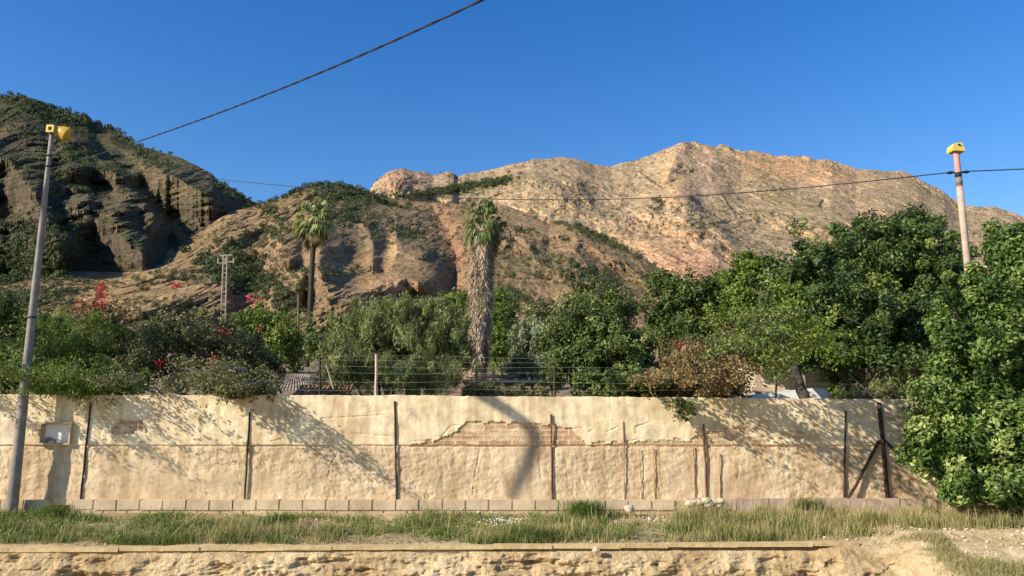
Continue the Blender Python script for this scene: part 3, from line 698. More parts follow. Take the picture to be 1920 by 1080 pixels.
# ------------------------------------------------------------------ stakes in front of the wall
def stake(pt, pb, Y, rad, mat, label, name='fence_post', square=True, cat='post', group='rusty posts along the cream wall'):
    a = P(*pb, Y); b = P(*pt, Y)
    t = thing(name, a, label, cat, group)
    mb = MB(); s = np.linspace(0, 1, 7)[:, None]; pts = a - np.array([0, 0, .05]) + (b - a + np.array([0, 0, .05])) * s
    pts[1:-1, 0] += rng.normal(0, 0.004, 5)
    mb.tube(pts, rad, 4 if square else 8); mb.build('shaft', M[mat], t)
    return t
SY = 14.305
def hook(t, p, mat='rust'):
    mb = MB(); p = np.array(p); mb.tube([p, p + (0.02, -.01, .03), p + (0.06, -.01, .035), p + (0.085, -.01, .01)], 0.007, 5); mb.build('hook', M[mat], t)
POSTS = [((170, 755), (151, 936), .017, 'rust', 'dark rusty post nearest to the grey pole, right of the niche'),
 ((468, 772), (459, 934), .017, 'rust', 'rusty post with a small bent hook below the grey-green shrub'),
 ((740, 752), (744, 934), .017, 'rust', 'dark rusty post just left of the stepped crack in the plaster'),
 ((1033, 777), (1036, 932), .017, 'rustred', 'reddish rusty post standing across the bare brick patch'),
 ((1168, 790), (1171, 934), .010, 'rustpale', 'thin pale stake, tallest of the thin ones right of the brick patch'),
 ((1199, 842), (1203, 930), .007, 'rustpale', 'short thin stake between two pale stakes right of the brick patch'),
 ((1225, 840), (1228, 934), .008, 'rustpale', 'short thin pale stake below the hanging green sprig'),
 ((1299, 835), (1303, 930), .011, 'rustpale', 'short thin stake just left of the brown post under the tree shadow'),
 ((1319, 795), (1325, 938), .017, 'rustred', 'brown rusty post behind the heap of white rubble'),
 ((1349, 850), (1350, 936), .011, 'rustpale', 'short thin stake just right of the heap of white rubble'),
 ((1586, 770), (1582, 939), .017, 'rust', 'dark rusty post beside the slanting brace')]
for pt, pb, rr, mt, lb in POSTS:
    t = stake(pt, pb, SY, rr, mt, lb)
    if 'hook' in lb: hook(t, P(*pt, SY))
cp = thing('braced_post', P(1664, 938, SY), 'thick brown iron post with two slanting braces near the right tree', 'post')
mb = MB(); mb.tube([P(1665, 942, SY), P(1657, 850, SY), P(1648, 755, SY)], .038, 8); mb.build('shaft', M['rust'], cp, True)
mb = MB(); mb.tube([P(1586, 940, SY - .1), P(1605, 910, SY - .06), P(1647, 828, SY)], .028, 8); mb.tube([P(1644, 829, SY - .0), P(1660, 827, SY)], .03, 6); mb.build('brace', M['rust'], cp, True)
mb = MB(); mb.tube([P(1658, 826, SY), P(1690, 858, SY + .05), P(1730, 905, SY + .1)], .028, 8); mb.build('brace', M['rust'], cp, True)

# fence on top of the wall ------------------------------------------
FYt = WY + 0.12
for pt, pb, rr, mt, lb in [((600, 672), (600, 742), .022, 'iron', 'dark iron post on the wall top in front of the grey tiled roof'),
        ((892, 690), (892, 742), .022, 'iron', 'dark iron post on the wall top at the foot of the shaggy palm'),
        ((1040, 684), (1040, 744), .022, 'iron', 'dark iron post on the wall top at the end of the grey flat roof'),
        ((1455, 690), (1455, 749), .020, 'iron', 'dark iron post on the wall top in front of the white house'),
        ((1625, 690), (1625, 750), .020, 'iron', 'dark iron post on the wall top holding the chain-link mesh'),
        ((706, 664), (705, 742), .028, 'lattice', 'white painted post on the wall top in front of the feathery bush'),
        ((612, 683), (626, 724), .015, 'lattice', 'slanting pale stick between the dark post and the white post')]:
    stake(pt, pb, FYt, rr, mt, lb, name='wall_top_post', cat='post', group='fence posts on top of the wall')
for k, (ys_, a, b) in enumerate([(667, 600, 1040), (676, 600, 1040), (688, 600, 1455), (699, 600, 1455), (715, 480, 1625), (730, 480, 1625)]):
    mb = MB(); xx = np.linspace(a, b, 24); sag = [ys_ + 4 * ((x - a) / (b - a)) + 3 * math.sin(x / 70 + k) * 0.5 for x in xx]
    mb.tube([P(x, y, FYt - .03) for x, y in zip(xx, sag)], 0.0016, 4)
    tag(mb.build('fence_wire', M['slab']), 'thin grey fence wire strung between the posts above the cream wall', 'wire', 'wires strung above the wall')
# chain link by the carob
mb = MB()
for k in range(46):
    xa = 1560 + k * 4.4
    mb.tube([P(xa, 748, FYt), P(xa + 46, 690, FYt)], .0012, 3); mb.tube([P(xa + 46, 748, FYt), P(xa, 690, FYt)], .0012, 3)
tag(mb.build('chain_link_mesh', M['rust']), 'grey chain-link mesh above the right part of the wall', 'fence')
mb = MB(); mb.tube([P(1590, 700, FYt - .05), P(1642, 748, FYt - .05)], .008, 5); mb.tube([P(1645, 700, FYt - .05), P(1612, 748, FYt - .05)], .008, 5)
tag(mb.build('fence_cross_brace', M['grey']), 'crossed grey wires on the chain-link mesh', 'brace')

# ------------------------------------------------------------------ poles and cables
PYl = 14.02; a = P(20, 975, PYl); b = P(97, 250, PYl)
lp = thing('lamp_post', a, 'tall grey tapering post at the left with a yellow lamp box on top', 'lamp post')
mb = MB(); s = np.linspace(0, 1, 12)[:, None]; mb.tube(a - (0, 0, .3) + (b - a + (0, 0, .3)) * s, np.linspace(.100, .036, 12), 16); mb.build('pole', M['grey'], lp, True)
for q in (0.935, 0.905, 0.5):
    mb = MB(); mb.tube([a + (b - a) * q, a + (b - a) * (q + .004)], .050 + .05 * (1 - q), 14); mb.build('collar', M['iron'], lp, True)
c = b + np.array([0.0, 0, 0.07])
mb = MB()   # square housing open to the front: four sides round a dark recess
for dx_, dz_, sx_, sz_ in ((-.052, 0, .034, .136), (.052, 0, .034, .136)): mb.box(c + (dx_, 0, 0), (sx_, .15, sz_))
mb.box(c + (0, 0, .052), (.070, .15, .032)); mb.box(c + (0, 0, -.052), (.070, .15, .032)); mb.build('lamp_housing', M['yellow'], lp)
mb = MB(); mb.box(c + (0, .03, 0), (.069, .07, .071)); mb.build('lens', M['black'], lp)  # black block painted in for the dark inside the recess
mb = MB(); th_ = np.linspace(0, math.pi * 2, 17)[:-1]
rings = []
for k, (off, rr) in enumerate(((0.0, .05), (.06, .09), (.13, .125), (.20, .145), (.24, .15))):
    ax = unit(np.array([1.0, 0.25, -0.55])); s1 = unit(np.cross(ax, [0, 0, 1.])); s2 = np.cross(s1, ax)
    rings.append(c + np.array([.07, .02, .03]) + ax * off + rr * (np.cos(th_)[:, None] * s1 * .85 + np.sin(th_)[:, None] * s2))
V = np.concatenate(rings); F = [(k * 16 + j, k * 16 + (j + 1) % 16, (k + 1) * 16 + (j + 1) % 16, (k + 1) * 16 + j) for k in range(4) for j in range(16)] + [tuple(64 + j for j in range(16))]
mb.add(V, F); mb.build('lamp_shade', M['amber'], lp, True)

PYr = 14.8; b = P(1793, 290, PYr); a = b.copy(); a[2] = 0.3
rp = thing('lamp_post', a, 'right post, faded red above and tan below, with yellow cap and cables tied on', 'lamp post')
zr = lambda y: float(P(1800, y, PYr)[2])
mb = MB(); mb.tube([(b[0], PYr, zr(y)) for y in (350, 322, 300, 283)], [.058, .056, .054, .052], 14); mb.build('upper_pole', M['pink'], rp, True)
mb = MB(); mb.tube([(b[0], PYr, z_) for z_ in np.linspace(0.1, zr(350), 8)], np.linspace(.075, .059, 8), 14); mb.build('pole', M['tan'], rp, True)
mb = MB(); mb.tube([(b[0], PYr, zr(346)), (b[0], PYr, zr(333))], .062, 14); mb.build('clamp_band', M['grey'], rp, True)
mb = MB(); mb.tube([(b[0], PYr, zr(333)), (b[0], PYr, zr(324))], .061, 14); mb.build('strap', M['black'], rp, True)
mb = MB()   # yellow cap, a box with slanted sides and an open underside rim
c = np.array([b[0], PYr, zr(278)])
sec = [(-.10, -.075), (-.115, -.02), (-.08, .06), (.05, .085), (.085, .07), (.105, -.03), (.12, -.09)]
V = [(c[0] + x * 1.05, c[1] - .10, c[2] + z) for x, z in sec] + [(c[0] + x * 1.05, c[1] + .12, c[2] + z) for x, z in sec]
n = len(sec); F = [tuple(range(n)), tuple(range(2 * n - 1, n - 1, -1))] + [(j, j + n, (j + 1) % n + n, (j + 1) % n) for j in range(n)]
mb.add(V, F); mb.build('cap', M['yellow'], rp)
mb = MB(); mb.tube([c + (-.01, -.115, .03), c + (.02, -.115, .045), c + (.03, -.115, .02)], .012, 6); mb.build('cap_handle', M['black'], rp)
for sx in (-1, 1):
    mb = MB(); p0 = P(1796 + sx * 6, 323, PYr); p1 = P(1796 + sx * 22, 323 + (-1 if sx > 0 else 1.5), PYr)
    mb.tube([p0, p0 * .6 + p1 * .4, p0 * .3 + p1 * .7, p1], [.012, .03, .03, .012], 8); mb.build('insulator', M['black'], rp, True)

def cable(pts, Y0, Y1, r, label, twist=0, ext=0):
    pts = np.array(pts, float); o = np.argsort(pts[:, 0]); pts = pts[o]
    co = np.polyfit(pts[:, 0], pts[:, 1], 4 if len(pts) > 6 else 2); xx = np.linspace(pts[0, 0], pts[-1, 0], 160)
    iy = np.interp(xx, [pts[0, 0], pts[-1, 0]], [1 / Y0, 1 / Y1]); Y = 1 / iy
    c = P(xx, np.polyval(co, xx), Y); mb = MB()
    if ext: d_ = unit(c[-1] - c[-12]); c = np.concatenate([c, c[-1] + d_ * np.arange(.5, 16, .5)[:, None]])      # runs on past the camera
    if twist:
        d = np.concatenate([[0], np.cumsum(np.linalg.norm(np.diff(c, axis=0), axis=1))])
        n = int(d[-1] / 0.06); dd = np.linspace(0, d[-1], n); c2 = np.stack([np.interp(dd, d, c[:, k]) for k in range(3)], -1)
        for ph in (0, math.pi):
            mb.tube(c2 + np.stack([np.zeros(n), np.cos(dd * 9 + ph), np.sin(dd * 9 + ph)], -1) * r * .42, r * .8, 5)
    else: mb.tube(c, r, 5)
    return tag(mb.build('overhead_cable', M['black'], None, True), label, 'cable', 'overhead cables')
cable([(-120, 372), (0, 345), (80, 322), (190, 288), (250, 262), (400, 219), (500, 178), (600, 137), (700, 93), (800, 47), (910, -2), (1000, -46)], 60, 6.2, .0115, 'thick twisted black cable rising to the top edge across the blue sky', 1, 1)
cable([(-60, 292), (200, 314), (410, 337), (560, 350), (760, 366), (950, 374), (1100, 375), (1300, 367), (1500, 352), (1650, 338), (1774, 324)], 60, PYr, .011, 'long thin cable crossing before the hills from the right post')
cable([(1818, 321), (1860, 319), (1920, 317), (2100, 309)], PYr, 13.0, .012, 'short cable length leaving the right post to the right edge', 0, 1)

# ------------------------------------------------------------------ lattice pylon, palms
t = thing('lattice_pole', P(416, 640, 62), 'pale ladder-like utility pole with cross arms behind the bougainvillea', 'utility pole')
mb = MB(); A0, A1 = P(412, 660, 62), P(419, 478, 62); B0, B1 = P(421, 660, 62), P(426, 478, 62)
mb.tube([A0, A1], .055, 5); mb.tube([B0, B1], .055, 5); mb.build('upright', M['lattice'], t)
for k in range(22):
    f = k / 21; q0 = A0 + (A1 - A0) * f; q1 = B0 + (B1 - B0) * f; mb = MB(); mb.tube([q0, q1], .035, 4); mb.build('rung', M['lattice'], t)
mb = MB(); mb.tube([P(408, 494, 62), P(440, 490, 62)], .04, 5); mb.tube([P(412, 480, 62), P(436, 478, 62)], .05, 5); mb.build('cross_arm', M['lattice'], t)
for q in (409, 423, 438):
    mb = MB(); mb.tube([P(q, 494, 62), P(q, 484, 62)], .06, 6); mb.build('insulator', M['lattice'], t)

def fan_palm(base, top, r0, r1, R_, nfr, label, skirt=None, shag=None, name='palm_tree', green=0.6, squash=1.0, bark='bark', small=False):
    base = np.array(base); top = np.array(top); t = thing(name, base, label, 'palm tree')
    mb = MB(); s = np.linspace(0, 1, 14)[:, None]; pts = base - (0, 0, .3) + (top - base + (0, 0, .3)) * s
    pts[:, 0] += 0.04 * np.sin(s[:, 0] * 6); mb.tube(pts, np.linspace(r0, r1, 14), 10); mb.build('trunk', M[bark], t, True)
    VV, FF, TT = {0: [], 1: []}, {0: [], 1: []}, {0: [], 1: []}; n0 = {0: 0, 1: 0}
    for k in range(nfr):
        el = math.pi / 2 - math.pi * (0.04 + 0.93 * (k + random.random()) / nfr) ** 0.85          # from upright to hanging
        az = k * 2.399 + random.uniform(-.3, .3); dead = 1 if el < -0.55 else 0
        d = np.array([math.cos(az) * math.cos(el), math.sin(az) * math.cos(el), math.sin(el) * squash])
        pet = R_ * random.uniform(.30, .66); o = top + d * pet * (1.0 if el > -.4 else .8) + np.array([0, 0, -0.10 * R_])
        side = unit(np.cross(d, [0.01, 0, 1.])); nr = np.cross(side, d); fl = R_ * random.uniform(.36, .68)
        nl = 16 if not small else 9
        for j in range(nl):
            ph = (j / (nl - 1) - .5) * 2.6; e = unit(d * math.cos(ph) + side * math.sin(ph)); ln = fl * (1 - .18 * abs(ph))
            drp = np.array([0, 0, -ln * (.45 + .45 * random.random())]); wv = unit(np.cross(e, nr)) * ln * .07
            m0 = o + e * ln * .55; tip = o + e * ln * .85 + drp * (1 if dead == 0 else .6)
            v = np.array([o, m0 + wv + drp * .12, tip, m0 - wv + drp * .12])
            q = dead; VV[q].append(v); FF[q].append(np.arange(4) + n0[q]); n0[q] += 4
            TT[q] += [min(1, max(0, random.gauss(green - 0.15 * dead + .1 * math.sin(el), .24)))] * 4
        v = np.array([top - side * .02 * R_, top + side * .02 * R_, o + side * .02 * R_, o - side * .02 * R_]); VV[dead].append(v); FF[dead].append(np.arange(4) + n0[dead]); n0[dead] += 4; TT[dead] += [.5] * 4
    for q, nm, mt in ((0, 'fronds', 'frond'), (1, 'dead_fronds', 'deadfrond')):
        if VV[q]: mesh(nm, np.concatenate(VV[q]), np.array(FF[q]), M[mt], t, False, {'tint': TT[q]})
    if shag:
        n = shag; f = rng.random(n); az = rng.random(n) * 2 * math.pi
        rr_ = (r0 * (1 - f) + r1 * f) * (1.0 + 0.22 * rng.random(n))
        c = base + (top - base) * f[:, None] + np.stack([np.cos(az) * rr_, np.sin(az) * rr_, 0 * az], -1)
        nr = np.stack([np.cos(az), np.sin(az), .25 + 0 * az], -1) + rng.normal(0, .45, (n, 3))
        lo = fbm(az * 1.6, c[:, 2] * 1.1, az * 0 + 4, 3); c = c + (.06 * lo)[:, None] * np.stack([np.cos(az), np.sin(az), 0 * az], -1)
        V, F, ti = leaves(c, nr, .20 + .5 * rng.random(n) ** 2, .03 + .05 * rng.random(n), np.clip(.5 + .22 * rng.normal(size=n) + .5 * lo, 0, 1), np.array([0, 0, -3.2]), .4)
        mesh('shaggy_skirt', V, F, M['shag'], t, False, {'tint': ti})
    return t
# big palm: base, crown
fan_palm(P(891, 722, 23), P(909, 422, 23), .235, .265, .74, 84, 'thick shaggy fan palm in the middle with a ragged trunk and narrow green crown', shag=9000, squash=1.7, green=.42)
fan_palm(P(573, 700, 44), P(592, 412, 44), .17, .14, 1.38, 60, 'tall slender fan palm with a yellowish crown and thin dark trunk', squash=1.35, green=.66, bark='darkbark')
fan_palm(P(558, 690, 75), P(561, 528, 75), .11, .10, 1.15, 30, 'small distant fan palm just left of the slender palm', small=True, green=.3)

# ------------------------------------------------------------------ buildings glimpsed in the garden
h = thing('tiled_hut', P(560, 740, 20), 'low hut with a grey tiled roof behind the wall', 'hut')
A, B, C_, D_ = P(530, 703, 21), P(584, 703, 21), P(500, 742, 19), P(618, 742, 19)
def roofsheet(mb, a, b, c, d, rows, cols):
    """wavy tiled sheet between top edge a-b and bottom edge c-d"""
    u = np.linspace(0, 1, cols * 4 + 1)[None, :, None]; v = np.linspace(0, 1, rows + 1)[:, None, None]
    pt = (a * (1 - u) + b * u) * (1 - v) + (c * (1 - u) + d * u) * v
    pt = pt + np.array([0, 0, 1]) * (0.03 * np.abs(np.sin(u * cols * math.pi)) - 0.02 * (np.arange(rows + 1)[:, None, None] % 2))
    mb.add(pt.reshape(-1, 3), [tuple(f) for f in gridF(rows + 1, cols * 4 + 1)])
mb = MB(); roofsheet(mb, A, B, C_ + (0, 0, .1), D_ + (0, 0, .1), 12, 18)
E_, G_ = P(530, 703, 21) + (0, .05, 0), P(584, 703, 21) + (0, .05, 0)
roofsheet(mb, G_, E_, D_ + (0, 4, 0.1), C_ + (0, 4, 0.1), 8, 12); mb.build('roof', M['rooftile'], h)
mb = MB(); a = P(545, 733, 17.5); b = P(650, 736, 17.5); roofsheet(mb, a + (0, .8, .16), b + (0, .8, .16), a + (0, 0, -.12), b + (0, 0, -.12), 5, 14); mb.build('porch_roof', M['redtile'], h)
mb = MB(); mb.box((P(559, 742, 21)[0], 21, 1.9), (1.35, 3.2, 1.1)); mb.build('wall', M['cream'], h)

h = thing('flat_roofed_shed', P(950, 740, 19.5), 'low shed with a grey-green flat sheet roof right of the shaggy palm', 'shed')
a = P(868, 716, 19.5); b = P(1046, 718, 19.5); mb = MB(); mb.box(((a[0] + b[0]) / 2, 20.0, a[2]), (b[0] - a[0], 1.6, .07)); mb.build('roof', M['slab'], h)
mb = MB(); mb.box((P(925, 708, 21)[0], 21.1, P(925, 706, 21)[2]), (1.35, .5, .06)); mb.build('upper_roof', M['tan'], h)
for q in (880, 890, 955, 1035):
    mb = MB(); p_ = P(q, 722, 19.4); mb.tube([p_, p_ - (0, 0, 1.1)], .016, 6); mb.build('post', M['white'] if q < 900 else M['iron'], h)

h = thing('white_house', P(1480, 750, 17), 'cream house with a pillar and a white parapet behind the right part of the wall', 'house')
p0, p1 = P(1395, 690, 18.6), P(1575, 690, 18.6)
mb = MB(); mb.box(((p0[0] + p1[0]) / 2, 20.0, p0[2] - .95), (p1[0] - p0[0], 2.8, 2.0)); mb.build('wall', M['cream'], h)
for q in (1420, 1502):
    mb = MB(); c = P(q, 700, 18.2); mb.box((c[0], 18.2, c[2] - .75), (.12, .12, 1.5)); mb.build('pillar', M['tan'], h)
mb = MB(); c = P(1436, 731, 18.0); mb.box((c[0], 18.0, c[2]), (.72, .4, .10)); mb.build('beam', M['block'], h)
xx = [1396, 1420, 1460, 1500, 1530, 1545, 1553, 1560, 1563]; yy = [742, 738, 734, 730, 727, 729, 734, 742, 752]
tp = [P(x, y, 17.6) for x, y in zip(xx, yy)]; V = []
for q in tp: V += [q, q - (0, 0, 1.2), q + (0, .35, 0), q + (0, .35, -1.2)]
F = []
for k in range(len(tp) - 1):
    o_ = 4 * k; F += [(o_ + 1, o_ + 5, o_ + 4, o_), (o_, o_ + 4, o_ + 6, o_ + 2), (o_ + 2, o_ + 6, o_ + 7, o_ + 3)]
mb = MB(); mb.add(V, F); mb.build('parapet', M['white'], h)

# ------------------------------------------------------------------ garden plants, left to right
gb = lambda px, Y: np.array([P(px, 700, Y)[0], Y, float(zg(Y))])
plant('shrub', 'dark green shrub at the left edge behind the grey post', 'shrub', [(-30, 640, 90, 80, 18.5), (20, 600, 50, 50, 19), (30, 690, 60, 60, 17)], gb(0, 17.5),
      130, 90, .28, .085, .045, 'mid', tvar=.1)
plant('shrub', 'bright green fine-leaved shrub spilling over the wall next to the grey post', 'shrub',
      [(120, 660, 75, 70, 16.2), (190, 650, 60, 60, 16.3), (100, 620, 50, 40, 17), (150, 715, 90, 32, 15.0), (70, 700, 40, 50, 15.6), (170, 728, 85, 16, 14.3)], gb(140, 15.6),
      260, 110, .20, .075, .020, 'fresh', style='droop', nstem=5, stempart='stems', twigs=20, trunk_r=.05)
plant('bougainvillea', 'bougainvillea with tall red sprays above the fine-leaved green shrub', 'bougainvillea',
      [(215, 610, 40, 40, 17), (180, 600, 34, 30, 17)], gb(200, 16.5), 40, 60, .18, .06, .04, 'boug', trunk_r=.04, nstem=4, stempart='stems',
      flowers=[(190, 540, 10, 17, 60), (186, 575, 15, 17, 160, 12), (192, 598, 13, 17, 130, 14), (196, 560, 8, 17, 50, 16), (150, 575, 16, 17, 40), (225, 640, 9, 16.4, 50), (236, 650, 8, 16.4, 50), (186, 552, 8, 17, 40)], tvar=.1)
plant('shrub', 'grey-green twiggy shrub with pale bare branches leaning over the wall', 'shrub',
      [(300, 660, 75, 65, 16.4), (400, 650, 80, 58, 16.6), (470, 680, 55, 60, 16.2), (340, 620, 60, 34, 17), (250, 700, 40, 45, 15.6), (420, 718, 90, 28, 15.2), (480, 735, 50, 14, 14.5), (445, 738, 30, 12, 14.2)], gb(370, 15.8),
      330, 95, .20, .060, .036, 'olive', bark='palebark', nstem=5, stempart='stems', twigs=70, trunk_r=.07, tvar=.2,
      flowers=[(300, 680, 7, 15.8, 40), (425, 624, 10, 16.3, 90), (402, 676, 9, 15.6, 50), (330, 535, 10, 17.5, 45, 5)])
plant('shrub', 'yellow-green shrub with orange and red flowers left of the slender palm', 'shrub',
      [(500, 620, 50, 42, 19.5), (470, 605, 34, 26, 19.5), (530, 640, 30, 40, 19)], gb(500, 19), 120, 80, .2, .075, .04, 'fresh', trunk_r=.05, nstem=4, stempart='stems',
      flowers=[(468, 558, 7, 19.5, 40), (485, 565, 6, 19.5, 36), (480, 578, 6, 19.5, 34), (498, 579, 6, 19.5, 34), (520, 616, 7, 19, 26), (488, 614, 6, 19, 20)])
plant('shrub', 'green bush just right of the slender palm trunk', 'shrub', [(620, 630, 34, 34, 30), (600, 650, 22, 30, 28), (640, 610, 20, 16, 31), (545, 665, 24, 30, 34)], gb(610, 29), 90, 80, .35, .12, .07, 'mid', trunk_r=.08)
plant('shrub', 'large feathery grey-green bush left of the shaggy palm', 'shrub',
      [(690, 650, 75, 75, 18.2), (770, 630, 80, 66, 18.6), (840, 640, 46, 76, 18.8), (730, 600, 70, 34, 19), (810, 590, 60, 26, 19.4), (650, 690, 50, 46, 17.2), (780, 700, 90, 40, 17.2), (690, 600, 40, 24, 19)], gb(750, 17.6),
      520, 150, .22, .115, .018, 'willow', style='feather', trunk_r=.08, nstem=8, stempart='stems', twigs=60, tvar=.15)
plant('tree', 'fresh green tree behind the shaggy palm trunk', 'tree', [(925, 640, 30, 55, 26), (860, 570, 34, 24, 27), (930, 575, 24, 34, 28), (920, 600, 34, 40, 27)], gb(925, 27), 130, 110, .3, .10, .05, 'fresh', trunk_r=.12)
plant('tree', 'dark round-topped tree just right of the shaggy palm trunk', 'tree', [(938, 580, 24, 34, 31), (932, 640, 26, 40, 30)], gb(936, 31), 60, 110, .35, .12, .07, 'carob', trunk_r=.12)
plant('shrub', 'silvery pale bush above the flat shed roof', 'shrub', [(1000, 650, 44, 46, 21), (985, 630, 30, 28, 21.5), (1030, 690, 40, 34, 20.5), (965, 690, 22, 26, 21)], gb(1000, 21), 150, 110, .2, .10, .032, 'silver', style='feather', trunk_r=.06)
plant('tree', 'olive-brown airy tree on the hill foot in the centre right', 'tree', [(1120, 560, 60, 36, 36), (1080, 590, 50, 30, 34), (1030, 600, 50, 26, 36), (1170, 570, 30, 26, 36)], gb(1110, 35), 130, 70, .5, .16, .08, 'olive', trunk_r=.15)
plant('tree', 'leafy green tree in the centre right reaching over the wall', 'tree',
      [(1120, 640, 75, 66, 17.4), (1170, 670, 62, 70, 16.8), (1110, 590, 50, 30, 18), (1080, 690, 50, 50, 16.6), (1150, 575, 30, 24, 18), (1160, 722, 90, 22, 15.2), (1050, 640, 34, 34, 18)], gb(1130, 16.8),
      330, 120, .22, .085, .045, 'mid', trunk_r=.11, nstem=3, twigs=50)
plant('tree', 'tree with dark bent limbs left of the big dark tree', 'tree',
      [(1280, 560, 66, 40, 22), (1230, 600, 30, 26, 22), (1330, 600, 60, 44, 22), (1300, 640, 70, 40, 21), (1380, 640, 60, 46, 21), (1250, 530, 34, 20, 22), (1345, 545, 40, 30, 22)], gb(1310, 21),
      300, 110, .24, .095, .05, 'mid', bark='darkbark', trunk_r=.17, twigs=60)
fan_palm(gb(1240, 24), P(1245, 618, 24), .12, .12, 1.0, 26, 'small pale fan palm tucked between the trees in the centre right', small=True, green=.9)
plant('bougainvillea', 'brownish bougainvillea with a few red flowers on the wall top left of the white house', 'bougainvillea',
      [(1300, 700, 66, 46, 16), (1350, 690, 46, 50, 16.3), (1270, 720, 50, 30, 15.4), (1370, 725, 34, 22, 15.6), (1300, 660, 40, 24, 16.6)], gb(1310, 15.8),
      230, 110, .18, .060, .038, 'boug', bark='darkbark', nstem=6, stempart='stems', twigs=60, trunk_r=.06,
      flowers=[(1278, 650, 7, 16, 40), (1388, 675, 8, 15.6, 46), (1295, 700, 5, 15.4, 24), (1453, 687, 11, 15.0, 110, 7), (1388, 630, 6, 16, 20)])
plant('tree', 'large dense dark green tree filling the right behind the wall', 'tree',
      [(1540, 520, 90, 70, 19.5), (1640, 500, 100, 80, 20), (1730, 480, 80, 70, 20.5), (1700, 430, 50, 34, 21), (1570, 600, 105, 74, 18.6), (1680, 620, 100, 80, 18.8), (1760, 560, 70, 100, 19.5),
       (1460, 560, 50, 60, 19.5), (1650, 695, 72, 44, 17.6), (1700, 700, 60, 46, 17.6), (1640, 440, 40, 26, 20.5)], gb(1620, 19),
      720, 180, .28, .10, .050, 'carob', bark='darkbark', trunk_r=.26, twigs=150, tvar=.25, fill=.15)
plant('tree', 'yellow-green leafy tree at the left side of the large dark tree', 'tree',
      [(1400, 530, 44, 52, 20), (1380, 590, 40, 50, 19.6), (1440, 620, 60, 50, 18.4), (1470, 590, 40, 60, 18.4), (1425, 645, 55, 26, 18.2), (1530, 668, 46, 24, 17.4), (1575, 700, 26, 30, 17.6), (1410, 500, 30, 26, 20)], P(1517, 770, 16.4),
      300, 120, .24, .09, .05, 'fresh', bark='darkbark', trunk_r=.13, twigs=60, tvar=.16)
plant('shrub', 'dry pale-green weeds behind the chain-link mesh', 'shrub', [(1670, 735, 40, 16, 15.6), (1600, 742, 30, 10, 15.6)], gb(1660, 15.6), 50, 60, .16, .10, .016, 'willow', style='feather', trunk_r=.02)

plant('shrub', 'low brownish weeds under the edge of the flat shed roof', 'shrub', [(905, 738, 50, 14, 17.5), (985, 738, 60, 14, 17.5)], gb(950, 17.5), 50, 70, .16, .07, .03, 'olive', trunk_r=.02, nstem=3, stempart='stems')
# big tree in front of the wall at the right edge
plant('tree', 'big bright green tree in front of the wall at the right edge', 'tree',
      [(1850, 590, 48, 60, 13.4), (1925, 520, 60, 80, 13.6), (1835, 670, 66, 60, 13.1), (1785, 770, 58, 56, 12.9), (1870, 790, 80, 80, 12.9), (1775, 850, 52, 44, 12.9), (1825, 905, 62, 40, 12.9),
       (1950, 680, 90, 110, 13.6), (1900, 900, 70, 46, 12.8), (1990, 860, 90, 90, 13.2), (1890, 470, 36, 46, 13.5), (1775, 700, 22, 30, 13.1), (1975, 470, 60, 60, 13.8), (1765, 600, 14, 24, 13.2), (1745, 740, 26, 16, 12.8),
       (1768, 560, 10, 14, 13.3), (1730, 810, 24, 18, 12.8), (1830, 520, 14, 24, 13.5)], (8.1, 13.3, 0.28),
      760, 190, .21, .086, .045, 'near', bark='bark', trunk_r=.14, twigs=160, tvar=.24, fill=.12)

def overhang(parent, anchors, mat, L, W, bark='darkbark'):
    for (px, py, d, w_, per) in anchors:
        a = P(px, py, WY + .5); b = a + np.array([random.uniform(-.25, .25), -(d + .5), random.uniform(-.15, .2)])
        mb = MB(); limb(mb, a + (0, .8, -.1), b, .026, .006, 5, .05, 7); mb.build('branch', M[bark], parent, True)
        n = int(5 * (d + .5)); per = int(per * 4.4); f = rng.random(n) ** .8
        c = a + (b - a) * f[:, None] + rng.normal(size=(n, 3)) * w_; k = np.repeat(np.arange(n), per)
        pos = c[k] + rng.normal(size=(len(k), 3)) * np.array([.055, .30, .045])
        V, F, ti = leaves(pos, rng.normal(size=(len(k), 3)) + (0, -.3, .4), L, W, np.clip(.5 + .2 * rng.normal(size=len(k)), 0, 1))
        mesh('foliage', V, F, M[mat], parent, False, {'tint': ti})
ov = {o['label'][:24]: o for o in bpy.data.objects if 'label' in o}
overhang(ov['brownish bougainvillea with a few red flowers'[:24]], [(1215, 715, 1.2, .10, 18), (1250, 700, 1.5, .12, 18), (1285, 720, 1.1, .12, 18), (1335, 705, 1.6, .13, 18), (1345, 728, 1.0, .12, 18), (1320, 726, .8, .12, 18)], 'boug', .06, .038)
overhang(ov['tree with dark bent limbs'[:24]], [(1300, 660, 1.9, .13, 18), (1360, 655, 2.2, .13, 18), (1385, 670, 2.1, .12, 18), (1400, 640, 2.5, .12, 18)], 'mid', .07, .036)
overhang(ov['yellow-green leafy tree at'[:24]], [(1440, 655, 2.3, .12, 20), (1470, 640, 2.5, .12, 18), (1425, 680, 1.7, .10, 16)], 'fresh', .07, .036)
overhang(ov['bright green fine-leaved'[:24]], [(-30, 715, 1.0, .09, 26), (20, 720, .9, .10, 26), (60, 700, 1.0, .10, 26), (110, 722, .8, .10, 26), (150, 715, 1.0, .10, 24), (190, 725, .7, .10, 26)], 'fresh', .08, .02)
overhang(ov['grey-green twiggy shrub '[:24]], [(235, 722, .7, .09, 18), (270, 725, .6, .08, 16), (330, 730, .5, .07, 14), (400, 715, 1.0, .10, 18), (430, 720, 1.2, .10, 18), (455, 700, 1.4, .08, 15), (480, 715, 1.2, .08, 14), (505, 722, 1.0, .06, 12)], 'olive', .055, .03, 'palebark')

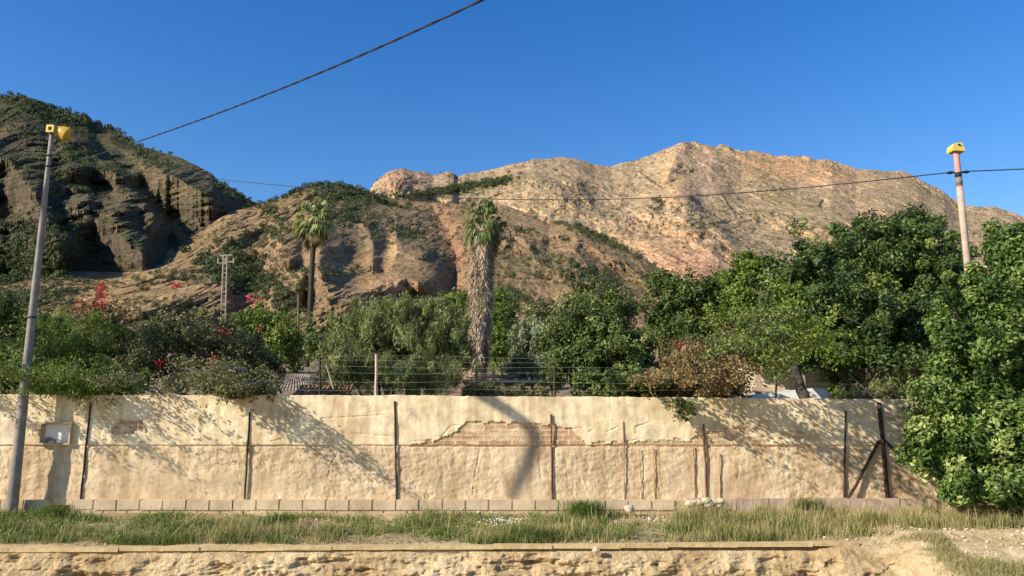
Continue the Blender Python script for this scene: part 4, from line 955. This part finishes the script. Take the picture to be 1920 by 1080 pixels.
# overhanging sprigs on the wall (their leaves throw the dappled shadows)
plant('hanging_sprig', 'green leafy sprig hanging over the wall top with small leaves', 'sprig', [(1268, 756, 26, 10, 14.15), (1285, 776, 16, 20, 14.1), (1300, 762, 20, 8, 14.0)], P(1280, 742, 14.5), 26, 26, .10, .055, .03, 'mid', trunk_r=.012, twigs=10, fill=0)

# a crooked bare-trunked tree out of frame to the left throws the long bent shadow on the wall
def caster(px, py, s): return P(px, py, WY) - T * s
ct = thing('leaning_tree', (-32, 3, 0), 'tall crooked tree outside the frame at the left with a drooping bare limb', 'tree')
root = np.array([-38.0, 3.0, 0.0]); ct.location = root
pts = [caster(956, 934, 10.5), caster(966, 915, 10.5), caster(978, 890, 10.5), caster(996, 850, 10.5), caster(1000, 815, 10.5), caster(985, 793, 10.5), caster(950, 768, 10.5), caster(905, 742, 10.5), caster(840, 700, 10.5), caster(780, 640, 10.5),
       caster(700, 540, 10.5), np.array([-20, 6, 15.]), np.array([-28, 4, 17.5]), np.array([-36.5, 3.2, 17]), np.array([-38, 3, 9.]), root]
mb = MB(); mb.tube(pts, [.03, .045, .052, .060, .072, .09, .10, .10, .095, .10, .11, .16, .2, .3, .4, .5], 10); mb.build('trunk', M['bark'], ct, True)

# ------------------------------------------------------------------ scrub on the slopes
def bushgeo(c, r, n, leaf):
    u = unit(rng.normal(size=(n, 3))) * (0.35 + 0.65 * rng.random(n) ** .5)[:, None] * np.array([1, 1, .8])
    tb_ = rng.random() * .4 + .2
    return leaves(c + u * r + np.array([0, 0, r * .55]), u + rng.normal(size=(n, 3)) * .5, leaf, leaf * .8, np.clip(tb_ + .2 * u[:, 2] * 0 + .12 * rng.normal(size=n), 0, 1))
def scrub(name, S, regions, nfield, rmin, rmax, label, thr=0.15):
    p = S['p']; nr, nc = p.shape[:2]; VV, FF, TT = [], [], []; n0 = 0
    picks = []
    a = fbm(p[..., 0] / 30, p[..., 1] / 30, p[..., 2] / 30, 4)
    ok = (a > thr) & (S['n'][..., 2] > 0.30); idx = np.argwhere(ok); idx = idx[rng.integers(0, len(idx), nfield)]
    for i_, j_ in idx: picks.append((i_, j_, 1.0))
    pxg, pyg = S['px'], S['py']
    for (cx, cy, rx, ry, ang, n, sc_) in regions:
        for _ in range(n):
            a_ = R(ang); u, v = rng.normal() * .6 * rx, rng.normal() * .6 * ry
            x, y = cx + u * math.cos(a_) - v * math.sin(a_), cy + u * math.sin(a_) + v * math.cos(a_)
            j_ = int(round((x - pxg[0, 0]) / (pxg[0, 1] - pxg[0, 0])))
            if 0 <= j_ < nc:
                i_ = int(round(np.interp(-y, -pyg[:, j_], np.arange(nr))))
                picks.append((min(i_, nr - 1), j_, sc_))
    for i_, j_, sc_ in picks:
        c = p[i_, j_]; sz = c[1] / 330.0
        r = random.uniform(rmin, rmax) * sc_ * max(.35, min(sz, 1.6)); n = int(16 + 20 * sc_ * sc_)
        V, F, ti = bushgeo(c, r, n, r * .42); VV.append(V); FF.append(F + n0); n0 += len(V); TT.append(ti)
    return tag(mesh(name, np.concatenate(VV), np.concatenate(FF), M['scrub'], None, False, {'tint': np.concatenate(TT)}), label, 'scrub', kind='stuff')
# need the far surface too: re-sample its scrub directly on photo columns of known depth
scrub('mountain_scrub', MLEFT, [(110, 215, 110, 12, 14, 260, 1.5), (260, 285, 60, 10, 28, 70, 1.3), (60, 470, 90, 60, 0, 420, 1.7), (40, 540, 80, 40, 0, 300, 1.6), (430, 360, 40, 8, 30, 60, 1.3),
      (150, 300, 60, 20, 35, 120, 1.3), (60, 250, 60, 12, 10, 80, 1.2), (200, 500, 60, 14, 0, 60, 1.3)], 4500, .35, 1.2, 'dark scrub on the left mountain')
scrub('hill_scrub', MMID, [(630, 365, 70, 16, 8, 260, 1.3), (500, 395, 30, 16, 20, 70, 1.3), (1130, 450, 80, 9, 24, 120, 1.3), (1060, 500, 70, 18, 10, 110, 1.1), (1110, 530, 60, 20, 20, 180, 1.4), (430, 500, 60, 30, 10, 260, 1.9), (470, 530, 50, 24, 20, 160, 1.8), (545, 560, 40, 20, 0, 90, 1.6), (650, 410, 60, 12, 6, 90, 1.4), (510, 440, 30, 30, 0, 90, 1.4), (620, 510, 60, 12, 0, 60, 1.3), (330, 520, 60, 16, -10, 60, 1.3), (770, 440, 60, 16, 6, 70, 1.4), (930, 560, 60, 20, 0, 90, 1.6),
      (520, 510, 40, 30, 20, 110, 1.2), (90, 560, 80, 30, 0, 200, 1.4), (640, 400, 60, 16, 6, 80, 1.0), (560, 560, 50, 30, 0, 70, 1.1), (960, 520, 50, 20, 0, 70, 1.0), (1000, 575, 60, 20, 0, 120, 1.3)], 9000, .3, 1.25, 'green scrub on the brown hill', -.05)
scrub('ridge_scrub', MFAR, [(800, 364, 50, 5, -8, 160, 1.5), (880, 350, 70, 6, -12, 260, 1.6), (930, 344, 26, 5, -10, 90, 1.8), (700, 372, 30, 5, 10, 60, 1.2), (1235, 385, 14, 10, 0, 12, 1.6), (1360, 440, 120, 20, 28, 60, 1.2), (1180, 400, 120, 20, 25, 60, 1.1)], 2600, .35, .95, 'small dark shrubs dotted over the far limestone ridge', -.1)

# single bushes one can tell apart on the crest and slope
Vb, Fb_, tb_ = bushgeo(np.zeros(3), 1.0, 150, .30)
bush0 = mesh('hill_bush', Vb, Fb_, M['scrub'], None, False, {'tint': tb_})
def pos_on(S, x, y):
    j_ = int(round((x - S['px'][0, 0]) / (S['px'][0, 1] - S['px'][0, 0]))); i_ = int(round(np.interp(-y, -S['py'][:, j_], np.arange(S['p'].shape[0]))))
    return S['p'][min(i_, S['p'].shape[0] - 1), j_]
spots = [(560, 358, 7), (572, 352, 8), (585, 350, 8), (598, 347, 8), (612, 348, 9), (628, 350, 8), (640, 349, 8), (655, 356, 9), (672, 358, 8), (686, 368, 11), (700, 374, 10), (716, 380, 10), (736, 384, 9),
         (766, 388, 8), (533, 370, 7), (516, 378, 6), (510, 402, 10), (500, 396, 9), (972, 432, 9), (1000, 430, 5), (1084, 424, 8), (1096, 432, 8), (1130, 446, 9), (1150, 455, 9), (1170, 468, 8), (1196, 484, 8),
         (785, 420, 6), (760, 430, 5), (1060, 450, 8), (900, 510, 5), (960, 520, 8), (1015, 490, 6), (1010, 520, 9), (1080, 500, 8), (1110, 505, 7), (1140, 520, 9), (1160, 535, 9), (990, 560, 7), (270, 545, 9), (160, 530, 6), (345, 525, 9), (690, 560, 6), (620, 590, 8)]
for k, (x, y, r_) in enumerate(spots):
    o = bush0 if k == 0 else bush0.copy()
    if k: col.objects.link(o)
    p_ = pos_on(MMID, x, min(y + 2, 640)); s_ = r_ / ppm(y, p_[1]) * 1.15
    o.location = [float(q) for q in p_]; o.scale = (s_, s_, s_ * random.uniform(.85, 1.15)); o.rotation_euler = (0, 0, random.random() * 6)
    tag(o, 'round dark green bush standing out singly on the brown middle hill', 'bush', 'single bushes on the middle hill')

# ------------------------------------------------------------------ coping, stones, grass
ck = thing('edge_coping', (0, 12.2, 0), 'thin yellowish concrete coping along the top of the eroded bank', 'kerb')
mb = MB(); x = -12.0
while x < 4.6:
    L = random.uniform(.5, 1.1); z_ = float(P(960, np.interp(x, [-8, 0, 4], [1031, 1025, 1020]), 12.2)[2])
    mb.box((x + L / 2, 12.15 + random.uniform(-.01, .01), z_ + .012), (L - .003, .16, .055), jit=.003); x += L
mb.build('slabs', M['copings'], ck)
def rock(c, r, seed=0):
    th = 9; u = unit(rng.normal(size=(26, 3)))
    import bmesh
    bm = bmesh.new(); bmesh.ops.create_icosphere(bm, subdivisions=2, radius=1)
    V = np.array([v.co[:] for v in bm.verts]); F = np.array([[v.index for v in f.verts] for f in bm.faces]); bm.free()
    V = V * (1 + .28 * fbm(V[:, 0] * 1.1 + seed, V[:, 1] * 1.1, V[:, 2] * 1.1, 3))[:, None]
    pl = unit(rng.normal(size=(5, 3)))
    for q in pl:
        d = V @ q; V = V - np.maximum(d - .72, 0)[:, None] * q
    return V * np.array(r) + np.array(c), F
def stone(px, py, Y, r, label, group='pale stones on the verge'):
    c = P(px, py, Y); c[2] = float(gz_at(c[0], Y)) + r * .35 if False else c[2]
    V, F = rock(c, (r, r * .8, r * .7), seed=px); o = mesh('stone', V, F, M['stone'], None, False, org=c)
    tag(o, label, 'stone', group)
stone(1181, 955, 13.85, .10, 'single white block-shaped stone right of the green tuft at the footing')
stone(898, 961, 13.7, .05, 'small pale stone under the blocks left of the bent shadow'); stone(866, 955, 13.8, .035, 'tiny pale stone at the foot of the blocks')
stone(1118, 1031, 11.98, .07, 'pale stone lying on the coping of the bank')
for k, (x, y, r_) in enumerate([(1295, 946, .11), (1310, 943, .09), (1325, 939, .10), (1340, 942, .11), (1352, 939, .08), (1330, 946, .10), (1316, 949, .07), (1347, 948, .08), (1302, 941, .06)]):
    stone(x, y, 13.95 - .02 * (k % 3), r_, 'chunk of white rubble in the heap on the footing below the brown post', 'chunks of the white rubble heap')
# gravel
VV, FF = [], []; n0 = 0
for k in range(1050):
    x = rng.normal(.1, 2.0) if k < 300 else rng.uniform(-9, 9); y = rng.uniform(13.5, 13.95) if k < 300 else rng.uniform(12.2, 13.95)
    if k > 620: x, y = rng.uniform(4.6, 9), rng.uniform(10.2, 12.5)
    r_ = random.uniform(.008, .032); V, F = rock((x, y, float(gz_at(x, y)) + r_ * .4), (r_, r_, r_ * .7), k)
    VV.append(V); FF.append(F + n0); n0 += len(V)
tag(mesh('gravel', np.concatenate(VV), np.concatenate(FF), M['stone']), 'pale gravel scattered on the verge', 'gravel', kind='stuff')

def blades(x, y, h, wdt, tint, lean=.35):
    n = len(x); z = gz_at(x, y) - .01; b0 = np.stack([x, y, z], -1)
    az = rng.random(n) * 2 * math.pi; d = np.stack([np.cos(az), np.sin(az), 0 * az], -1); sd_ = np.stack([-np.sin(az), np.cos(az), 0 * az], -1)
    ln = lean * (0.3 + rng.random(n)); m = b0 + d * (h * ln * .35)[:, None] + np.array([0, 0, 1]) * (h * .6)[:, None]
    tp = b0 + d * (h * ln)[:, None] + np.array([0, 0, 1]) * (h * (1 - .3 * ln))[:, None]; w_ = wdt[:, None]
    V = np.stack([b0 - sd_ * w_, b0 + sd_ * w_, m + sd_ * w_ * .7, m - sd_ * w_ * .7, tp], 1).reshape(-1, 3)
    i_ = np.arange(n)[:, None] * 5
    return V, [i_ + np.array([[0, 1, 2, 3]]), i_ + np.array([[3, 2, 4]])], np.repeat(np.clip(tint, 0, 1), 5)
def field(n, x0, x1, y0, y1): return rng.uniform(x0, x1, n), rng.uniform(y0, y1, n)
def lush(x, y):       # where the verge is green (left, and patches)
    pxx = 960 + x / y * 1560
    g = np.interp(pxx, [0, 350, 430, 620, 700, 1000, 1200, 1260, 1920], [1, 1, .45, .25, .65, .65, .4, .15, .12])
    return g
x, y = field(120000, -9.8, 9.8, 12.28, 14.0)
clump = fbm(x / .35, y / .35, x * 0, 3); g = lush(x, y)
isg = rng.random(len(x)) < np.clip(g * .75 + clump * .9, 0.02, .98); big = fbm(x / 1.1 + 5, y / .8, x * 0, 3); dens = rng.random(len(x)) < np.clip(.42 + clump * 1.5 + big * .8 - .35 * sstep(13.3, 13.9, y) * (np.abs(x) < 3.2), .03, 1)
x, y, isg, clump, big = x[dens], y[dens], isg[dens], clump[dens], big[dens]; n = len(x)
hh = np.where(isg, .05 + .10 * rng.random(n), .06 + .18 * rng.random(n) ** 1.6) * (.85 + 1.0 * np.clip(clump, -.5, .9) + .9 * np.clip(big, -.6, .8)) * np.where(rng.random(n) < .03, 1.9, 1)
pxx = 960 + x / y * 1560; hh *= np.interp(pxx, [0, 1200, 1300, 1700, 1920], [1, 1, 1.35, 1.25, 1.1])
V, F, ti = blades(x, y, hh, np.where(isg, .0045, .0030), np.where(isg, .05 + .25 * rng.random(n) + .15 * big, .45 + .5 * rng.random(n)), .75)
tag(mesh('verge_grass', V, F, M['grass'], None, False, {'tint': ti}), 'mixed green and dry grass on the verge', 'grass', kind='stuff')
n = 16000; x, y = field(n, -9.6, 5.5, 12.35, 13.9); k = rng.random(n) < np.clip(lush(x, y) * .8 + 1.6 * fbm(x / .5, y / .3, x * 0 + 3, 3), .02, 1); x, y = x[k], y[k]; n = len(x)
V, F, ti = leaves(np.stack([x, y, gz_at(x, y) + .02 + .10 * rng.random(n) ** 1.5], -1), rng.normal(size=(n, 3)) * .7 + (-.3, -.4, 1), .035 + .03 * rng.random(n), .024, np.clip(.05 + .4 * rng.random(n), 0, 1))
tag(mesh('broadleaf_weeds', V, F, M['grass'], None, False, {'tint': ti}), 'low broad-leaved weeds among the grass of the verge', 'weeds', kind='stuff')
n = 700; x, y = field(n, -9.6, 9.0, 12.35, 13.9); V, F, ti = blades(x, y, .22 + .25 * rng.random(n), np.full(n, .0028), .8 + .2 * rng.random(n), 1.1)
tag(mesh('dry_straw', V, F, M['grass'], None, False, {'tint': ti}), 'thin dry straw standing over the grass', 'straw', kind='stuff')
# grass on the right bank
x, y = field(34000, 5.2, 9.5, 9.6, 12.1); k = (fbm(x / .6, y / .6, x * 0, 3) > -.10 + .25 * sstep(11.0, 11.8, y)); x, y = x[k], y[k]; n = len(x)
V, F, ti = blades(x, y, .05 + .11 * rng.random(n), np.full(n, .003), .3 + .55 * rng.random(n), .7)
tag(mesh('bank_grass', V, F, M['grass'], None, False, {'tint': ti}), 'dry grass on the low bank at the lower right', 'grass', kind='stuff')
x, y = field(900, 3.2, 4.6, 11.9, 12.15); V, F, ti = blades(x, y - .1, .08 + .16 * rng.random(900), np.full(900, .004), .1 + .4 * rng.random(900), .6)
V[:, 2] -= .25; tag(mesh('bank_weeds', V, F, M['grass'], None, False, {'tint': ti}), 'green weeds low on the eroded bank', 'grass', kind='stuff')
def tuft(px, py, Y, rad, h, n, t0, label, cat='grass tuft', wd=.005):
    c = P(px, py, Y); x = c[0] + rng.normal(0, rad / 2, n); y = np.full(n, Y) + rng.normal(0, rad / 4, n)
    V, F, ti = blades(x, y, h * (.5 + .5 * rng.random(n)), np.full(n, wd), t0 + .15 * rng.random(n), .9); V[:, 2] += c[2] - float(gz_at(c[0], Y))
    o = mesh('grass_tuft', V, F, M['grass'], None, False, {'tint': ti}, org=c); tag(o, label, cat, 'tufts on the verge')
tuft(1097, 966, 13.75, .30, .36, 700, .05, 'tall bright green tuft against the footing right of the bent shadow')
tuft(527, 985, 13.4, .30, .30, 500, .08, 'green leafy tuft in front of the blocks below the shrub shadow')
tuft(1005, 1020, 12.6, .45, .34, 800, .22, 'broad dull green tuft at the middle of the verge')
tuft(830, 1010, 12.8, .5, .22, 600, .12, 'low green tuft left of the white flowers on the verge')
tuft(1516, 955, 13.7, .28, .30, 300, .35, 'yellow-green weed tuft by the footing near the braced post')
tuft(1335, 985, 13.5, .5, .32, 800, .45, 'large yellowish tuft below the white rubble heap')
tuft(104, 970, 13.75, .3, .32, 400, .10, 'green tuft in the gap of the block footing near the grey post')
# long dry stalks
st = thing('dry_stalks', (0, 12.6, 0), 'a few long dry straw stalks leaning over the verge', 'stalks')
mb = MB()
for (xa, ya, xb, yb, Y) in [(106, 1028, 124, 990, 12.3), (298, 1026, 350, 975, 12.4), (213, 1025, 222, 1004, 12.3), (350, 980, 385, 955, 13), (683, 1018, 716, 990, 12.6), (1110, 1022, 1110, 998, 12.3), (1122, 1022, 1122, 1000, 12.3), (1136, 1026, 1139, 975, 12.3), (1075, 1005, 1087, 1020, 12.3), (355, 1025, 360, 1010, 12.4), (470, 990, 520, 930, 13.4), (655, 950, 680, 925, 13.8), (430, 960, 470, 925, 13.7)]:
    mb = MB(); mb.tube([P(xa, ya, Y), P((xa + xb) / 2 + 1, (ya + yb) / 2, Y + .03), P(xb, yb, Y + .05)], [.005, .004, .002], 4); mb.build('stalk', M['copings'], st)
# white flowers
c = P(945, 984, 13.2); n = 100
pos = c + rng.normal(size=(n, 3)) * np.array([.16, .12, .03]); pos[:, 2] = gz_at(pos[:, 0], pos[:, 1]) + .10 + .04 * rng.random(n)
V, F, ti = leaves(pos, rng.normal(size=(n, 3)) * .4 + (0, -.5, 1), .03, .028, rng.random(n))
tag(mesh('white_flowers', V, F, M['flower_white'], None, False, {'tint': ti}), 'patch of tiny white flowers in the middle of the verge', 'flowers', kind='stuff')
